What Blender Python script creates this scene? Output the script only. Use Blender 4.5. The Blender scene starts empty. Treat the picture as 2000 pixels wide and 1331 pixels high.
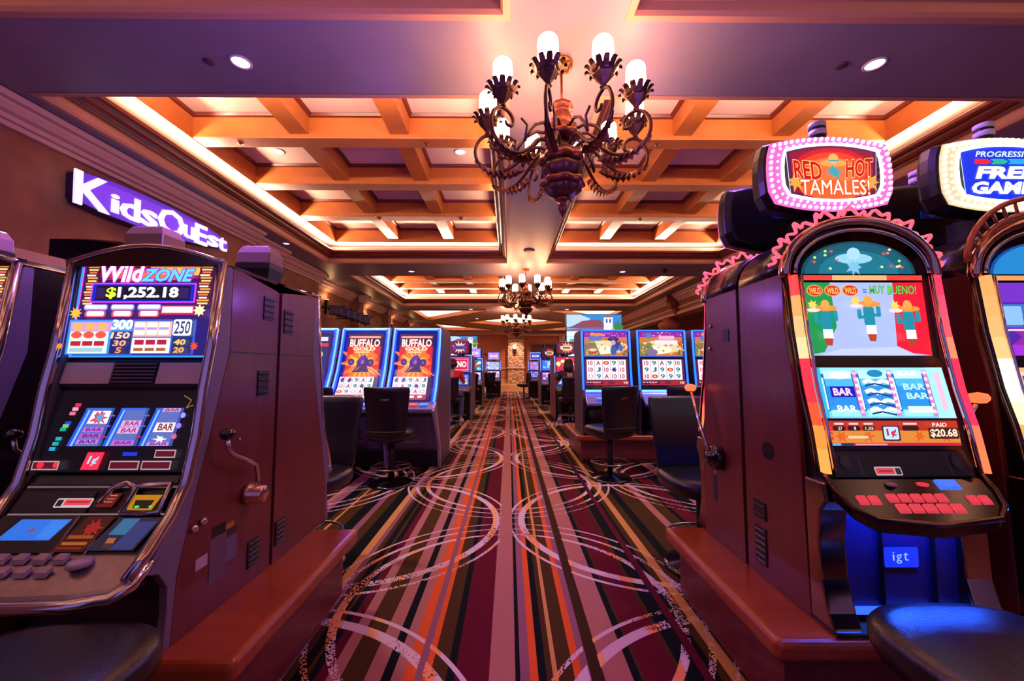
import bpy, bmesh, math, random
from mathutils import Vector, Matrix
PI = math.pi
random.seed(7)
sc = bpy.context.scene
col = sc.collection

# ------------------------------------------------------------------ camera, world, lights, exposure
cam_data = bpy.data.cameras.new('camera')
cam_data.sensor_width = 36.0
cam_data.lens = 36.0 * 778.0 / 2000.0
cam_data.clip_start = 0.02
cam_data.clip_end = 200
cam = bpy.data.objects.new('camera', cam_data)
cam.location = (0, 0, 1.28)
cam.rotation_euler = (PI / 2 + math.atan(52.5 / 778.0), 0, -math.atan(6 / 778.0))
col.objects.link(cam)
sc.camera = cam

world = bpy.data.worlds.new('world')
sc.world = world
world.use_nodes = True
world.node_tree.nodes['Background'].inputs[0].default_value = (0.36, 0.22, 0.72, 1)
world.node_tree.nodes['Background'].inputs[1].default_value = 0.6

sc.view_settings.view_transform = 'Standard'
sc.view_settings.look = 'None'
sc.view_settings.gamma = 1.0
sc.view_settings.exposure = 0.0
sc.view_settings.use_curve_mapping = False
try:
    sc.cycles.sample_clamp_indirect = 4.0
    sc.cycles.max_bounces = 7
    sc.cycles.diffuse_bounces = 3
    sc.cycles.glossy_bounces = 3
except Exception:
    pass

def area_light(name, loc, size, energy, color, rot=(0, 0, 0), shape='RECTANGLE', spread=PI):
    d = bpy.data.lights.new(name, 'AREA')
    d.shape = shape
    d.size = size[0]
    d.size_y = size[1]
    d.energy = energy
    d.color = color
    d.spread = spread
    o = bpy.data.objects.new(name, d)
    o.location = loc
    o.rotation_euler = rot
    col.objects.link(o)
    return o

def point_light(name, loc, energy, color, radius=.05):
    d = bpy.data.lights.new(name, 'POINT')
    d.energy = energy
    d.color = color
    d.shadow_soft_size = radius
    o = bpy.data.objects.new(name, d)
    o.location = loc
    col.objects.link(o)
    return o

def spot_light(name, loc, energy, color, angle=1.4, blend=.6, radius=.06, rot=(0, 0, 0)):
    d = bpy.data.lights.new(name, 'SPOT')
    d.energy = energy
    d.color = color
    d.spot_size = angle
    d.spot_blend = blend
    d.shadow_soft_size = radius
    o = bpy.data.objects.new(name, d)
    o.location = loc
    o.rotation_euler = rot
    col.objects.link(o)
    return o

for x, y, z, e in ((-1.5, 1.9, 2.55, 100), (1.25, 1.95, 2.75, 75), (-1.9, 6.1, 2.3, 50), (2.1, 6.0, 2.3, 50)):   # unseen violet fill lights, added above the machine banks to tint the ceiling
    point_light('violet_fill', (x, y, z), e, (.36, .13, 1.0), .12)
SOFFIT = 4.18
TRAYS = [(-5.02, -.05, 4.12, 10.95), (1.03, 5.98, 4.12, 10.95),
         (-5.02, -.05, 12.5, 18.7), (1.03, 5.98, 12.5, 18.7),
         (-5.02, -.05, -3.2, 3.09), (1.03, 5.98, -3.2, 3.09)]
COVE = (1.0, .64, .47)
for x0, x1, y0, y1 in TRAYS:            # LED strips lying behind the lip of each cove
    z = 4.47
    far = y0 > 12
    e = 56 if not far else 70
    if y0 < 0:
        e = 40
    wl, wr = (1, .25) if x0 < 0 else (.25, 1)      # the strip beside the middle soffit is weaker
    area_light('cove_strip', (x0 + .15, (y0 + y1) / 2, z), (.1, y1 - y0 - .5), wl * e * (y1 - y0), COVE, (PI, .6, 0))
    area_light('cove_strip', (x1 - .15, (y0 + y1) / 2, z), (.1, y1 - y0 - .5), wr * e * (y1 - y0), COVE, (PI, -.6, 0))
    area_light('cove_strip', ((x0 + x1) / 2, y1 - .15, z), (x1 - x0 - .5, .1), e * (x1 - x0), COVE, (PI + .6, 0, 0))
    area_light('cove_strip', ((x0 + x1) / 2, y0 + .15, z), (x1 - x0 - .5, .1), e * (x1 - x0), COVE, (PI - .6, 0, 0))

# ------------------------------------------------------------------ helpers
def lin(c):
    if isinstance(c, str):
        c = c.lstrip('#')
        c = [int(c[i:i + 2], 16) / 255 for i in (0, 2, 4)]
        return tuple(x / 12.92 if x <= .04045 else ((x + .055) / 1.055) ** 2.4 for x in c)
    return tuple(c[:3])

MATS = {}
def mat(name, base, rough=.5, metal=0.0, var=None, bump=None, emis=None, estr=0.0, coat=0.0, trans=0.0, spec=.5):
    """procedural principled material; var=(colour2, noise scale, stretch xyz, contrast)"""
    if name in MATS:
        return MATS[name]
    m = bpy.data.materials.new(name)
    m.use_nodes = True
    nt = m.node_tree
    b = nt.nodes['Principled BSDF']
    b.inputs['Base Color'].default_value = (*lin(base), 1)
    b.inputs['Roughness'].default_value = rough
    b.inputs['Metallic'].default_value = metal
    b.inputs['Coat Weight'].default_value = coat
    b.inputs['Coat Roughness'].default_value = .15
    b.inputs['Transmission Weight'].default_value = trans
    b.inputs['Specular IOR Level'].default_value = spec
    if emis:
        b.inputs['Emission Color'].default_value = (*lin(emis), 1)
        b.inputs['Emission Strength'].default_value = estr
    if var or bump:
        tc = nt.nodes.new('ShaderNodeTexCoord')
        mp = nt.nodes.new('ShaderNodeMapping')
        nt.links.new(tc.outputs['Object'], mp.inputs[0])
        nz = nt.nodes.new('ShaderNodeTexNoise')
        nz.inputs['Detail'].default_value = 6
        nt.links.new(mp.outputs[0], nz.inputs['Vector'])
        if var:
            c2, s, st, k = var
            mp.inputs['Scale'].default_value = st
            nz.inputs['Scale'].default_value = s
            rp = nt.nodes.new('ShaderNodeValToRGB')
            rp.color_ramp.elements[0].position = .5 - k
            rp.color_ramp.elements[1].position = .5 + k
            rp.color_ramp.elements[0].color = (*lin(base), 1)
            rp.color_ramp.elements[1].color = (*lin(c2), 1)
            nt.links.new(nz.outputs['Fac'], rp.inputs[0])
            nt.links.new(rp.outputs[0], b.inputs['Base Color'])
        else:
            nz.inputs['Scale'].default_value = bump[1]
        if bump:
            bn = nt.nodes.new('ShaderNodeBump')
            bn.inputs['Strength'].default_value = bump[0]
            bn.inputs['Distance'].default_value = .01
            n2 = nt.nodes.new('ShaderNodeTexNoise')
            n2.inputs['Scale'].default_value = bump[1]
            nt.links.new(tc.outputs['Object'], n2.inputs['Vector'])
            nt.links.new(n2.outputs['Fac'], bn.inputs['Height'])
            nt.links.new(bn.outputs[0], b.inputs['Normal'])
    MATS[name] = m
    return m

def pic_mat(strength, rough=.35):
    """a lit picture: the picture's own colours (face colours) glow"""
    name = 'lit_picture_%03d' % int(strength * 100)
    if name in MATS:
        return MATS[name]
    m = bpy.data.materials.new(name)
    m.use_nodes = True
    nt = m.node_tree
    b = nt.nodes['Principled BSDF']
    b.inputs['Base Color'].default_value = (.01, .01, .012, 1)
    b.inputs['Roughness'].default_value = rough
    a = nt.nodes.new('ShaderNodeAttribute')
    a.attribute_name = 'Col'
    nt.links.new(a.outputs['Color'], b.inputs['Emission Color'])
    b.inputs['Emission Strength'].default_value = strength
    MATS[name] = m
    return m

def print_mat():
    """an unlit printed surface using face colours"""
    if 'printed' in MATS:
        return MATS['printed']
    m = bpy.data.materials.new('printed')
    m.use_nodes = True
    nt = m.node_tree
    b = nt.nodes['Principled BSDF']
    b.inputs['Roughness'].default_value = .4
    a = nt.nodes.new('ShaderNodeAttribute')
    a.attribute_name = 'Col'
    nt.links.new(a.outputs['Color'], b.inputs['Base Color'])
    MATS['printed'] = m
    return m

def tag(o, label=None, cat=None, group=None, kind=None):
    if label: o['label'] = label
    if cat: o['category'] = cat
    if group: o['group'] = group
    if kind: o['kind'] = kind
    return o

def thing(name, label, cat, loc=(0, 0, 0), rz=0.0, group=None):
    o = bpy.data.objects.new(name, None)
    o.empty_display_size = .1
    o.location = loc
    o.rotation_euler = (0, 0, rz)
    col.objects.link(o)
    return tag(o, label, cat, group)

def copy_tree(o, parent=None):
    c = o.copy()
    col.objects.link(c)
    if parent: c.parent = parent
    for ch in list(o.children):
        copy_tree(ch, c)
    return c

def dup(o, loc, rz=0.0, label=None, group=None):
    c = copy_tree(o)
    c.location = loc
    c.rotation_euler = (0, 0, rz)
    if label: c['label'] = label
    if group: c['group'] = group
    return c

class MB:
    """collects shapes and links them as one mesh object"""
    def __init__(s):
        s.v = []; s.f = []; s.m = []; s.sm = []
    def add(s, verts, faces, m=0, smooth=False):
        k = len(s.v)
        s.v += [tuple(v) for v in verts]
        for f in faces:
            s.f.append([i + k for i in f]); s.m.append(m); s.sm.append(smooth)
        return s
    def box(s, x0, x1, y0, y1, z0, z1, m=0):
        v = [(x, y, z) for z in (z0, z1) for y in (y0, y1) for x in (x0, x1)]
        return s.add(v, [(0, 2, 3, 1), (4, 5, 7, 6), (0, 1, 5, 4), (2, 6, 7, 3), (0, 4, 6, 2), (1, 3, 7, 5)], m)
    def prism(s, pts, a0, a1, axis='x', m=0, smooth=False):
        """polygon extruded along an axis: axis x -> pts are (y,z); y -> (x,z); z -> (x,y)"""
        n = len(pts)
        def P(p, a):
            return {'x': (a, p[0], p[1]), 'y': (p[0], a, p[1]), 'z': (p[0], p[1], a)}[axis]
        v = [P(p, a0) for p in pts] + [P(p, a1) for p in pts]
        s.add(v, [list(range(n))[::-1], [n + i for i in range(n)]], m)
        k = len(s.v) - 2 * n
        for i in range(n):
            j = (i + 1) % n
            s.f.append([k + i, k + j, k + n + j, k + n + i]); s.m.append(m); s.sm.append(smooth)
        return s
    def loft(s, rings, m=0, smooth=True, cap=True, closed=False):
        n = len(rings[0]); k = len(s.v)
        for r in rings: s.v += [tuple(p) for p in r]
        R = len(rings)
        for a in range(R if closed else R - 1):
            b = (a + 1) % R
            for i in range(n):
                j = (i + 1) % n
                s.f.append([k + a * n + i, k + a * n + j, k + b * n + j, k + b * n + i]); s.m.append(m); s.sm.append(smooth)
        if cap and not closed:
            s.f.append([k + i for i in range(n)][::-1]); s.m.append(m); s.sm.append(False)
            s.f.append([k + (R - 1) * n + i for i in range(n)]); s.m.append(m); s.sm.append(False)
        return s
    def lathe(s, prof, c=(0, 0, 0), n=20, m=0, axis='z', smooth=True, lobes=0, lobe_amt=0.0):
        rings = []
        for r, z in prof:
            ring = []
            for i in range(n):
                a = 2 * PI * i / n
                rr = r * (1 + (lobe_amt * math.cos(lobes * a) if lobes else 0))
                x, y = rr * math.cos(a), rr * math.sin(a)
                ring.append({'z': (c[0] + x, c[1] + y, c[2] + z), 'y': (c[0] + x, c[1] + z, c[2] - y),
                             'x': (c[0] + z, c[1] + x, c[2] + y)}[axis])
            rings.append(ring)
        return s.loft(rings, m, smooth)
    def tube(s, path, r, n=8, m=0, closed=False, smooth=True, flat=1.0):
        P = [Vector(p) for p in path]; R = len(P)
        rr = r if isinstance(r, (list, tuple)) else [r] * R
        rings = []
        up = None
        for i in range(R):
            if closed: t = P[(i + 1) % R] - P[i - 1]
            else: t = P[min(i + 1, R - 1)] - P[max(i - 1, 0)]
            if t.length < 1e-9: t = Vector((0, 0, 1))
            t.normalize()
            if up is None:
                up = Vector((0, 0, 1)) if abs(t.z) < .9 else Vector((1, 0, 0))
            a = t.cross(up)
            if a.length < 1e-4: a = t.orthogonal()
            a.normalize(); b = a.cross(t).normalized(); up = b
            rings.append([P[i] + (a * math.cos(2 * PI * k / n) + b * math.sin(2 * PI * k / n) * flat) * rr[i] for k in range(n)])
        return s.loft(rings, m, smooth, True, closed)
    def ball(s, c, r, m=0, n=14, sz=1.0):
        prof = [(max(1e-4, r * math.sin(PI * i / 8)), -r * sz * math.cos(PI * i / 8)) for i in range(9)]
        return s.lathe(prof, c, n, m)
    def build(s, name, mats, parent=None, bevel=0.0, seg=2, loc=None, autosmooth=False):
        me = bpy.data.meshes.new(name)
        me.from_pydata(s.v, [], s.f)
        if not isinstance(mats, (list, tuple)): mats = [mats]
        for m in mats: me.materials.append(m)
        me.polygons.foreach_set('material_index', s.m)
        me.polygons.foreach_set('use_smooth', s.sm)
        bm = bmesh.new(); bm.from_mesh(me)
        bmesh.ops.recalc_face_normals(bm, faces=bm.faces)
        if bevel:
            ed = [e for e in bm.edges if len(e.link_faces) == 2 and e.calc_face_angle(0) > .5]
            bmesh.ops.bevel(bm, geom=ed, offset=bevel, segments=seg, affect='EDGES', profile=.5, clamp_overlap=True)
        bm.to_mesh(me); bm.free()
        me.update()
        o = bpy.data.objects.new(name, me)
        if loc: o.location = loc
        col.objects.link(o)
        if parent: o.parent = parent
        return o

_T = {}
def glyphs(txt, shear=0.0, offset=0.0, spacing=1.0):
    key = (txt, shear, offset, spacing)
    if key in _T: return _T[key]
    cu = bpy.data.curves.new('lettering', 'FONT')
    cu.body = txt; cu.shear = shear; cu.offset = offset; cu.space_character = spacing
    cu.resolution_u = 2
    ob = bpy.data.objects.new('lettering', cu)
    col.objects.link(ob)
    dg = bpy.context.evaluated_depsgraph_get()
    me = bpy.data.meshes.new_from_object(ob.evaluated_get(dg))
    V = [(v.co.x, v.co.y) for v in me.vertices]
    Fc = [list(p.vertices) for p in me.polygons]
    bpy.data.objects.remove(ob); bpy.data.curves.remove(cu); bpy.data.meshes.remove(me)
    xs = [v[0] for v in V] or [0, 1]; ys = [v[1] for v in V] or [0, 1]
    w = max(xs) - min(xs) or 1; h = max(ys) - min(ys) or 1
    _T[key] = (V, Fc, w, h, min(xs), min(ys))
    return _T[key]
def letters(txt, shear=0.0, offset=0.0, spacing=1.0):
    V, Fc, w, h, mx, my = glyphs(txt, shear, offset, spacing)
    return [((x - mx) / w, (y - my) / h) for x, y in V], Fc

class Pic:
    """a flat picture drawn with polygons in its own frame: frame=(left, top, right, bottom), y runs down"""
    def __init__(s, frame, P00, PX, PY, bow=0.0, lay=.0005):
        s.fr = frame; s.o = Vector(P00)                      # P00 = top left corner, PX = top right, PY = bottom left
        s.ux = Vector(PX) - s.o; s.uy = Vector(PY) - s.o
        s.n = s.uy.cross(s.ux).normalized()
        s.k = 0; s.v = []; s.f = []; s.c = []; s.bow = bow; s.lay = lay
    def P(s, x, y):
        u = (x - s.fr[0]) / (s.fr[2] - s.fr[0]); v = (y - s.fr[1]) / (s.fr[3] - s.fr[1])
        return s.o + s.ux * u + s.uy * v + s.n * (s.lay * s.k + s.bow * (4 * v * (1 - v)))
    def poly(s, pts, c, same=False):
        if not same: s.k += 1
        k = len(s.v)
        s.v += [s.P(*p) for p in pts]
        s.f.append(list(range(k, k + len(pts)))); s.c.append(lin(c))
        return s
    def rect(s, x0, y0, x1, y1, c, same=False):
        if s.bow:
            if not same: s.k += 1
            n = 8
            for i in range(n):
                a = y0 + (y1 - y0) * i / n; b = y0 + (y1 - y0) * (i + 1) / n
                s.poly([(x0, a), (x1, a), (x1, b), (x0, b)], c, True)
            return s
        return s.poly([(x0, y0), (x1, y0), (x1, y1), (x0, y1)], c, same)
    def rrect(s, x0, y0, x1, y1, r, c):
        pts = []
        for cx, cy, a0 in ((x1 - r, y1 - r, 0), (x0 + r, y1 - r, 90), (x0 + r, y0 + r, 180), (x1 - r, y0 + r, 270)):
            for i in range(5):
                a = math.radians(a0 + 22.5 * i)
                pts.append((cx + r * math.cos(a), cy + r * math.sin(a)))
        return s.poly(pts, c)
    def frame(s, x0, y0, x1, y1, t, c):
        s.k += 1
        s.rect(x0, y0, x1, y0 + t, c, True); s.rect(x0, y1 - t, x1, y1, c, True)
        s.rect(x0, y0 + t, x0 + t, y1 - t, c, True); s.rect(x1 - t, y0 + t, x1, y1 - t, c, True)
        return s
    def ell(s, cx, cy, rx, ry, c, n=18, a0=0, a1=360, same=False):
        pts = [(cx + rx * math.cos(math.radians(a0 + (a1 - a0) * i / n)), cy + ry * math.sin(math.radians(a0 + (a1 - a0) * i / n))) for i in range(n + (0 if a1 - a0 == 360 else 1))]
        return s.poly(pts, c, same)
    def star(s, cx, cy, r0, r1, n, c, ph=0.0, jit=0.0, sy=1.0):
        rnd = random.Random(int(cx * 7 + cy * 3))
        pts = []
        for i in range(2 * n):
            r = (r1 if i % 2 else r0) * (1 + jit * (rnd.random() - .5))
            a = ph + PI * i / n
            pts.append((cx + r * math.cos(a), cy + sy * r * math.sin(a)))
        s.k += 1
        k = len(s.v); s.v.append(s.P(cx, cy)); s.v += [s.P(*p) for p in pts]
        for i in range(2 * n):
            s.f.append([k, k + 1 + i, k + 1 + (i + 1) % (2 * n)]); s.c.append(lin(c))
        return s
    def text(s, t, x0, y0, x1, y1, c, shear=0.0, off=0.0, slant=0.0, sp=1.0, outline=None, ow=0.04):
        """lettering fitted into the box; slant = change in y from left to right"""
        V, F, w, h, mx, my = glyphs(t, shear, off, sp)
        if outline:
            W, G = glyphs(t, shear, off + ow, sp)[:2]
            s.k += 1; k = len(s.v)
            for x, y in W:
                u, v = (x - mx) / w, (y - my) / h
                s.v.append(s.P(x0 + (x1 - x0) * u, y1 + (y0 - y1) * v + slant * u))
            for f in G:
                s.f.append([k + i for i in f]); s.c.append(lin(outline))
        V = [((x - mx) / w, (y - my) / h) for x, y in V]
        s.k += 1; k = len(s.v)
        s.v += [s.P(x0 + (x1 - x0) * u, y1 + (y0 - y1) * v + slant * u) for u, v in V]
        for f in F:
            s.f.append([k + i for i in f]); s.c.append(lin(c))
        return s
    def line(s, pts, w, c):
        s.k += 1
        for a, b in zip(pts[:-1], pts[1:]):
            d = Vector((b[0] - a[0], b[1] - a[1])); L = d.length or 1
            nx, ny = -d.y / L * w / 2, d.x / L * w / 2
            s.poly([(a[0] + nx, a[1] + ny), (b[0] + nx, b[1] + ny), (b[0] - nx, b[1] - ny), (a[0] - nx, a[1] - ny)], c, True)
        return s
    def build(s, name, parent=None, strength=1.0, back=0.0, printed=False):
        me = bpy.data.meshes.new(name)
        F = list(s.f); C = list(s.c); V = list(s.v)
        if back:                                              # a solid slab behind the picture
            k = len(V); q = [(s.fr[0], s.fr[1]), (s.fr[2], s.fr[1]), (s.fr[2], s.fr[3]), (s.fr[0], s.fr[3])]
            kk = s.k; s.k = 0
            b, s.bow = s.bow, 0.0
            V += [s.P(*p) for p in q] + [s.P(*p) - s.n * back for p in q]
            s.k = kk; s.bow = b
            for i in range(4):
                j = (i + 1) % 4
                F.append([k + i, k + j, k + 4 + j, k + 4 + i]); C.append((0, 0, 0))
            F.append([k + 7, k + 6, k + 5, k + 4]); C.append((0, 0, 0))
        me.from_pydata([tuple(v) for v in V], [], F)
        me.materials.append(print_mat() if printed else pic_mat(strength))
        a = me.color_attributes.new('Col', 'FLOAT_COLOR', 'CORNER')
        buf = []
        for p, c in zip(me.polygons, C):
            buf += [c[0], c[1], c[2], 1.0] * p.loop_total
        a.data.foreach_set('color', buf)
        me.update()
        o = bpy.data.objects.new(name, me)
        col.objects.link(o)
        if parent: o.parent = parent
        return o

# materials shared by many things
M = {}
M['black'] = mat('black_plastic', '#0b0b0e', .35)
M['gloss'] = mat('black_gloss', '#07070a', .12, coat=.5)
M['chrome'] = mat('chrome', '#d8d4d8', .14, 1.0)
M['darkchrome'] = mat('dark_chrome', '#6a5a50', .16, 1.0)
M['archchrome'] = mat('warm_chrome', '#c8ab98', .12, 1.0)
M['steel'] = mat('brushed_steel', '#8a8088', .38, .9, var=('#a59aa2', 30, (1, 1, .1), .3))
M['silver'] = mat('silver_lilac_paint', '#a898ac', .35, .2)
M['grey'] = mat('grey_panel', '#8e8288', .55)
M['greytrim'] = mat('grey_trim', '#77707e', .45, .2)
M['wood'] = mat('mahogany_laminate', '#5a1e20', .36, var=('#702a26', 5, (6, 6, .5), .25), coat=.25)
M['plinth'] = mat('cherry_wood', '#8a3414', .33, var=('#a5481c', 4, (.6, 5, 5), .3), coat=.3)
M['leather'] = mat('black_leather', '#0d0a0d', .30, bump=(.12, 260), spec=.6)
M['bronze'] = mat('bronze', '#5a3626', .42, .6, var=('#362018', 14, (1, 1, 1), .2))
M['bronze_red'] = mat('reddish_bronze', '#7c3a20', .36, .5, var=('#502216', 12, (1, 1, 1), .25))
M['clearcap'] = mat('smoky_lamp_cap', '#9a7e7a', .2, trans=.1)
M['white'] = mat('white_plastic', '#cfc8cc', .4)
M['honey'] = mat('honey_oak', '#b4672c', .42, var=('#9a5220', 3, (1, 1, 1), .35))
M['darkwood'] = mat('dark_crown_wood', '#6a2412', .35, var=('#4c180e', 4, (.4, .4, 4), .3), coat=.2)
M['plaster'] = mat('beige_plaster', '#827a86', .45, var=('#726a78', 1.6, (1, 1, 1), .35))
M['panel'] = mat('pale_ceiling_panel', '#c9ab98', .65)
M['coveledge'] = mat('peach_cove_ledge', '#604a3e', .6)
M['boardtrim'] = mat('tan_trim_board', '#b08468', .5)
# ------------------------------------------------------------------ floor with the patterned carpet
def carpet_material():
    m = bpy.data.materials.new('striped_ring_carpet')
    m.use_nodes = True
    nt = m.node_tree
    b = nt.nodes['Principled BSDF']
    b.inputs['Roughness'].default_value = .95
    b.inputs['Specular IOR Level'].default_value = .1
    tc = nt.nodes.new('ShaderNodeTexCoord')
    sp = nt.nodes.new('ShaderNodeSeparateXYZ')
    nt.links.new(tc.outputs['Object'], sp.inputs[0])
    class E:
        def __init__(s, k): s.k = k
    def mth(op, *a):
        n = nt.nodes.new('ShaderNodeMath'); n.operation = op
        for i, x in enumerate(a):
            if isinstance(x, (int, float)): n.inputs[i].default_value = x
            else: nt.links.new(x, n.inputs[i])
        return n.outputs[0]
    def ramp(fac, stops, const=True):
        r = nt.nodes.new('ShaderNodeValToRGB')
        r.color_ramp.interpolation = 'CONSTANT' if const else 'LINEAR'
        el = r.color_ramp.elements
        while len(el) > 1: el.remove(el[-1])
        el[0].position = stops[0][0]; el[0].color = (*lin(stops[0][1]), 1)
        for p, c in stops[1:]:
            e = el.new(p); e.color = (*lin(c), 1)
        nt.links.new(fac, r.inputs[0])
        return r.outputs[0]
    def mix(f, a, c):
        n = nt.nodes.new('ShaderNodeMix'); n.data_type = 'RGBA'
        nt.links.new(f, n.inputs['Factor'])
        for k, x in ((6, a), (7, c)):
            if isinstance(x, str): n.inputs[k].default_value = (*lin(x), 1)
            else: nt.links.new(x, n.inputs[k])
        return n.outputs[2]
    X, Y = sp.outputs[0], sp.outputs[1]
    PK, OL, BK, MA, OR, MV, GO, BR = '#9c6258', '#40280f', '#0a0d10', '#520a1c', '#cc5420', '#80505c', '#bc8446', '#362010'
    left = [(-1.70, MV), (-1.62, BK), (-1.52, OL), (-1.47, GO), (-1.45, OL), (-1.34, BK), (-1.25, MV), (-1.19, OL), (-1.11, BK), (-1.02, GO),
            (-.965, MV), (-.93, OL), (-.90, BK), (-.86, OL), (-.84, BK), (-.80, MA), (-.755, PK), (-.70, OL), (-.60, PK), (-.53, BK), (-.487, PK),
            (-.44, OR), (-.39, MV), (-.362, OR), (-.33, OL), (-.265, BK), (-.227, MA), (-.087, PK)]
    right = [(0.0, PK), (.026, BK), (.042, MV), (.084, OR), (.118, BK), (.156, OL), (.183, GO), (.202, OL), (.27, OR), (.304, MV), (.338, BR), (.393, PK),
             (.51, BK), (.544, OL), (.56, MA), (.709, OL), (.73, BK), (.80, MA), (.845, BK), (.875, OL), (.915, GO), (.965, OL), (1.03, BK), (1.10, OL), (1.2, OL), (1.26, PK), (1.33, OL),
             (1.43, BK), (1.47, MA), (1.62, BK)]
    LX, RX = 1.75, 1.75
    # beyond the aisle the stripes repeat
    Xw = mth('SUBTRACT', mth('FLOORED_MODULO', mth('ADD', X, 1.75), 3.5), 1.75)
    lf = ramp(mth('DIVIDE', mth('ADD', Xw, LX), LX), [(0.0, PK)] + [((x + LX) / LX, c) for x, c in left])
    rf = ramp(mth('DIVIDE', Xw, RX), [(x / RX, c) for x, c in right])
    stripes = mix(mth('GREATER_THAN', Xw, 0.0), lf, rf)
    def lattice(x0, y0, px, py):
        dx = mth('SUBTRACT', mth('FLOORED_MODULO', mth('ADD', mth('SUBTRACT', X, x0), px / 2), px), px / 2)
        dy = mth('SUBTRACT', mth('FLOORED_MODULO', mth('ADD', mth('SUBTRACT', Y, y0), py / 2), py), py / 2)
        return dx, dy
    def ring(dx, dy, rx, ry, w, taper=0.0):
        a = mth('DIVIDE', dx, rx); c = mth('DIVIDE', dy, ry)
        d = mth('SQRT', mth('ADD', mth('MULTIPLY', a, a), mth('MULTIPLY', c, c)))
        e = mth('MULTIPLY', mth('ABSOLUTE', mth('SUBTRACT', d, 1.0)), (rx + ry) / 2)
        return mth('LESS_THAN', e, mth('MULTIPLY_ADD', mth('ABSOLUTE', dx), taper, w))
    a1 = lattice(1.09, 3.42, 2.18, 2.3)
    a2 = lattice(0.0, 2.27, 2.18, 2.3)
    rings = [ring(*a1, .985, 1.0, .027), ring(*a1, 1.085, 1.09, .011),
             ring(*a2, .89, .88, .006, .018), ring(*a2, 1.0, .985, .005, .010), ring(*a2, 1.09, 1.085, .004, .006)]
    allr = rings[0]
    for r in rings[1:]: allr = mth('MAXIMUM', allr, r)
    # the wide pink stripe of the middle and the dark brown one run over the rings
    over = mth('MAXIMUM', mth('LESS_THAN', mth('ABSOLUTE', mth('SUBTRACT', Xw, -.02)), .047),
               mth('LESS_THAN', mth('ABSOLUTE', mth('SUBTRACT', Xw, .365)), .028))
    over = mth('MAXIMUM', over, mth('LESS_THAN', mth('ABSOLUTE', mth('SUBTRACT', Xw, -.376)), .015))
    over = mth('MAXIMUM', over, mth('LESS_THAN', mth('ABSOLUTE', mth('SUBTRACT', Xw, .823)), .022))
    vis = mth('MULTIPLY', allr, mth('SUBTRACT', 1.0, over))
    # speckled stretches
    wn = nt.nodes.new('ShaderNodeTexWhiteNoise'); wn.noise_dimensions = '2D'
    sn = nt.nodes.new('ShaderNodeVectorMath'); sn.operation = 'SNAP'
    nt.links.new(tc.outputs['Object'], sn.inputs[0]); sn.inputs[1].default_value = (.0065, .0065, .0065)
    nt.links.new(sn.outputs[0], wn.inputs['Vector'])
    ln = nt.nodes.new('ShaderNodeTexNoise'); ln.inputs['Scale'].default_value = 1.5; ln.inputs['Detail'].default_value = 0
    nt.links.new(tc.outputs['Object'], ln.inputs['Vector'])
    thr = mth('MINIMUM', mth('MULTIPLY', mth('SUBTRACT', ln.outputs['Fac'], .49), 4.0), .62)
    vis = mth('MULTIPLY', vis, mth('GREATER_THAN', wn.outputs['Value'], thr))
    rc = ramp(mth('FRACT', mth('MULTIPLY', Xw, 1.9)), [(0, '#c8a8ac'), (.28, '#e08e5c'), (.42, '#ccb0b2'), (.70, '#e0a068'), (.80, '#c8a8ac')])
    final = mix(vis, stripes, rc)
    # pile
    pn = nt.nodes.new('ShaderNodeTexNoise'); pn.inputs['Scale'].default_value = 420
    nt.links.new(tc.outputs['Object'], pn.inputs['Vector'])
    hs = nt.nodes.new('ShaderNodeHueSaturation')
    nt.links.new(final, hs.inputs['Color'])
    nt.links.new(mth('MULTIPLY_ADD', pn.outputs['Fac'], .5, .75), hs.inputs['Value'])
    nt.links.new(hs.outputs[0], b.inputs['Base Color'])
    bp = nt.nodes.new('ShaderNodeBump'); bp.inputs['Strength'].default_value = .35; bp.inputs['Distance'].default_value = .004
    nt.links.new(pn.outputs['Fac'], bp.inputs['Height']); nt.links.new(bp.outputs[0], b.inputs['Normal'])
    return m
MB().box(-7, 11.5, -4, 21.2, -.1, 0).build('floor', carpet_material()).__setitem__('kind', 'structure')
tile = mat('amber_tile_floor', '#b4713c', .35, var=('#8a5230', 2.2, (1, 1, 1), .3))
tag(MB().box(-7, 11.5, 21.2, 33, -.1, 0).build('floor', tile), kind='structure')

# ------------------------------------------------------------------ ceiling: soffit grid, coffered trays
def rect_hits(x, y, R):
    return any(a < x < b and c < y < d for a, b, c, d in R)
xs = sorted({-7.0, 11.5} | {v for t in TRAYS for v in t[:2]})
ys = sorted({-4.0, 19.5} | {v for t in TRAYS for v in t[2:]})
g = MB()
for i in range(len(xs) - 1):
    for j in range(len(ys) - 1):
        if not rect_hits((xs[i] + xs[i + 1]) / 2, (ys[j] + ys[j + 1]) / 2, TRAYS):
            g.box(xs[i], xs[i + 1], ys[j], ys[j + 1], SOFFIT, SOFFIT + .1)
tag(g.build('ceiling', M['plaster']), kind='structure')
tag(MB().box(-7, 11.5, -4, 33, 5.5, 5.6).build('ceiling', M['panel']), kind='structure')

def ring_band(mb, r, prof, m):
    """profile (inset, z) swept round a rectangle r"""
    x0, x1, y0, y1 = r
    rings = []
    for q, z in prof:
        l, r_, b, t = q if isinstance(q, tuple) else (q, q, q, q)
        rings.append([(x0 + l, y0 + b, z), (x1 - r_, y0 + b, z), (x1 - r_, y1 - t, z), (x0 + l, y1 - t, z)])
    k = len(mb.v)
    for rr in rings: mb.v += rr
    n = len(prof)
    for a in range(n - 1):
        for i in range(4):
            j = (i + 1) % 4
            mb.f.append([k + a * 4 + i, k + a * 4 + j, k + (a + 1) * 4 + j, k + (a + 1) * 4 + i]); mb.m.append(m); mb.sm.append(False)

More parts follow.
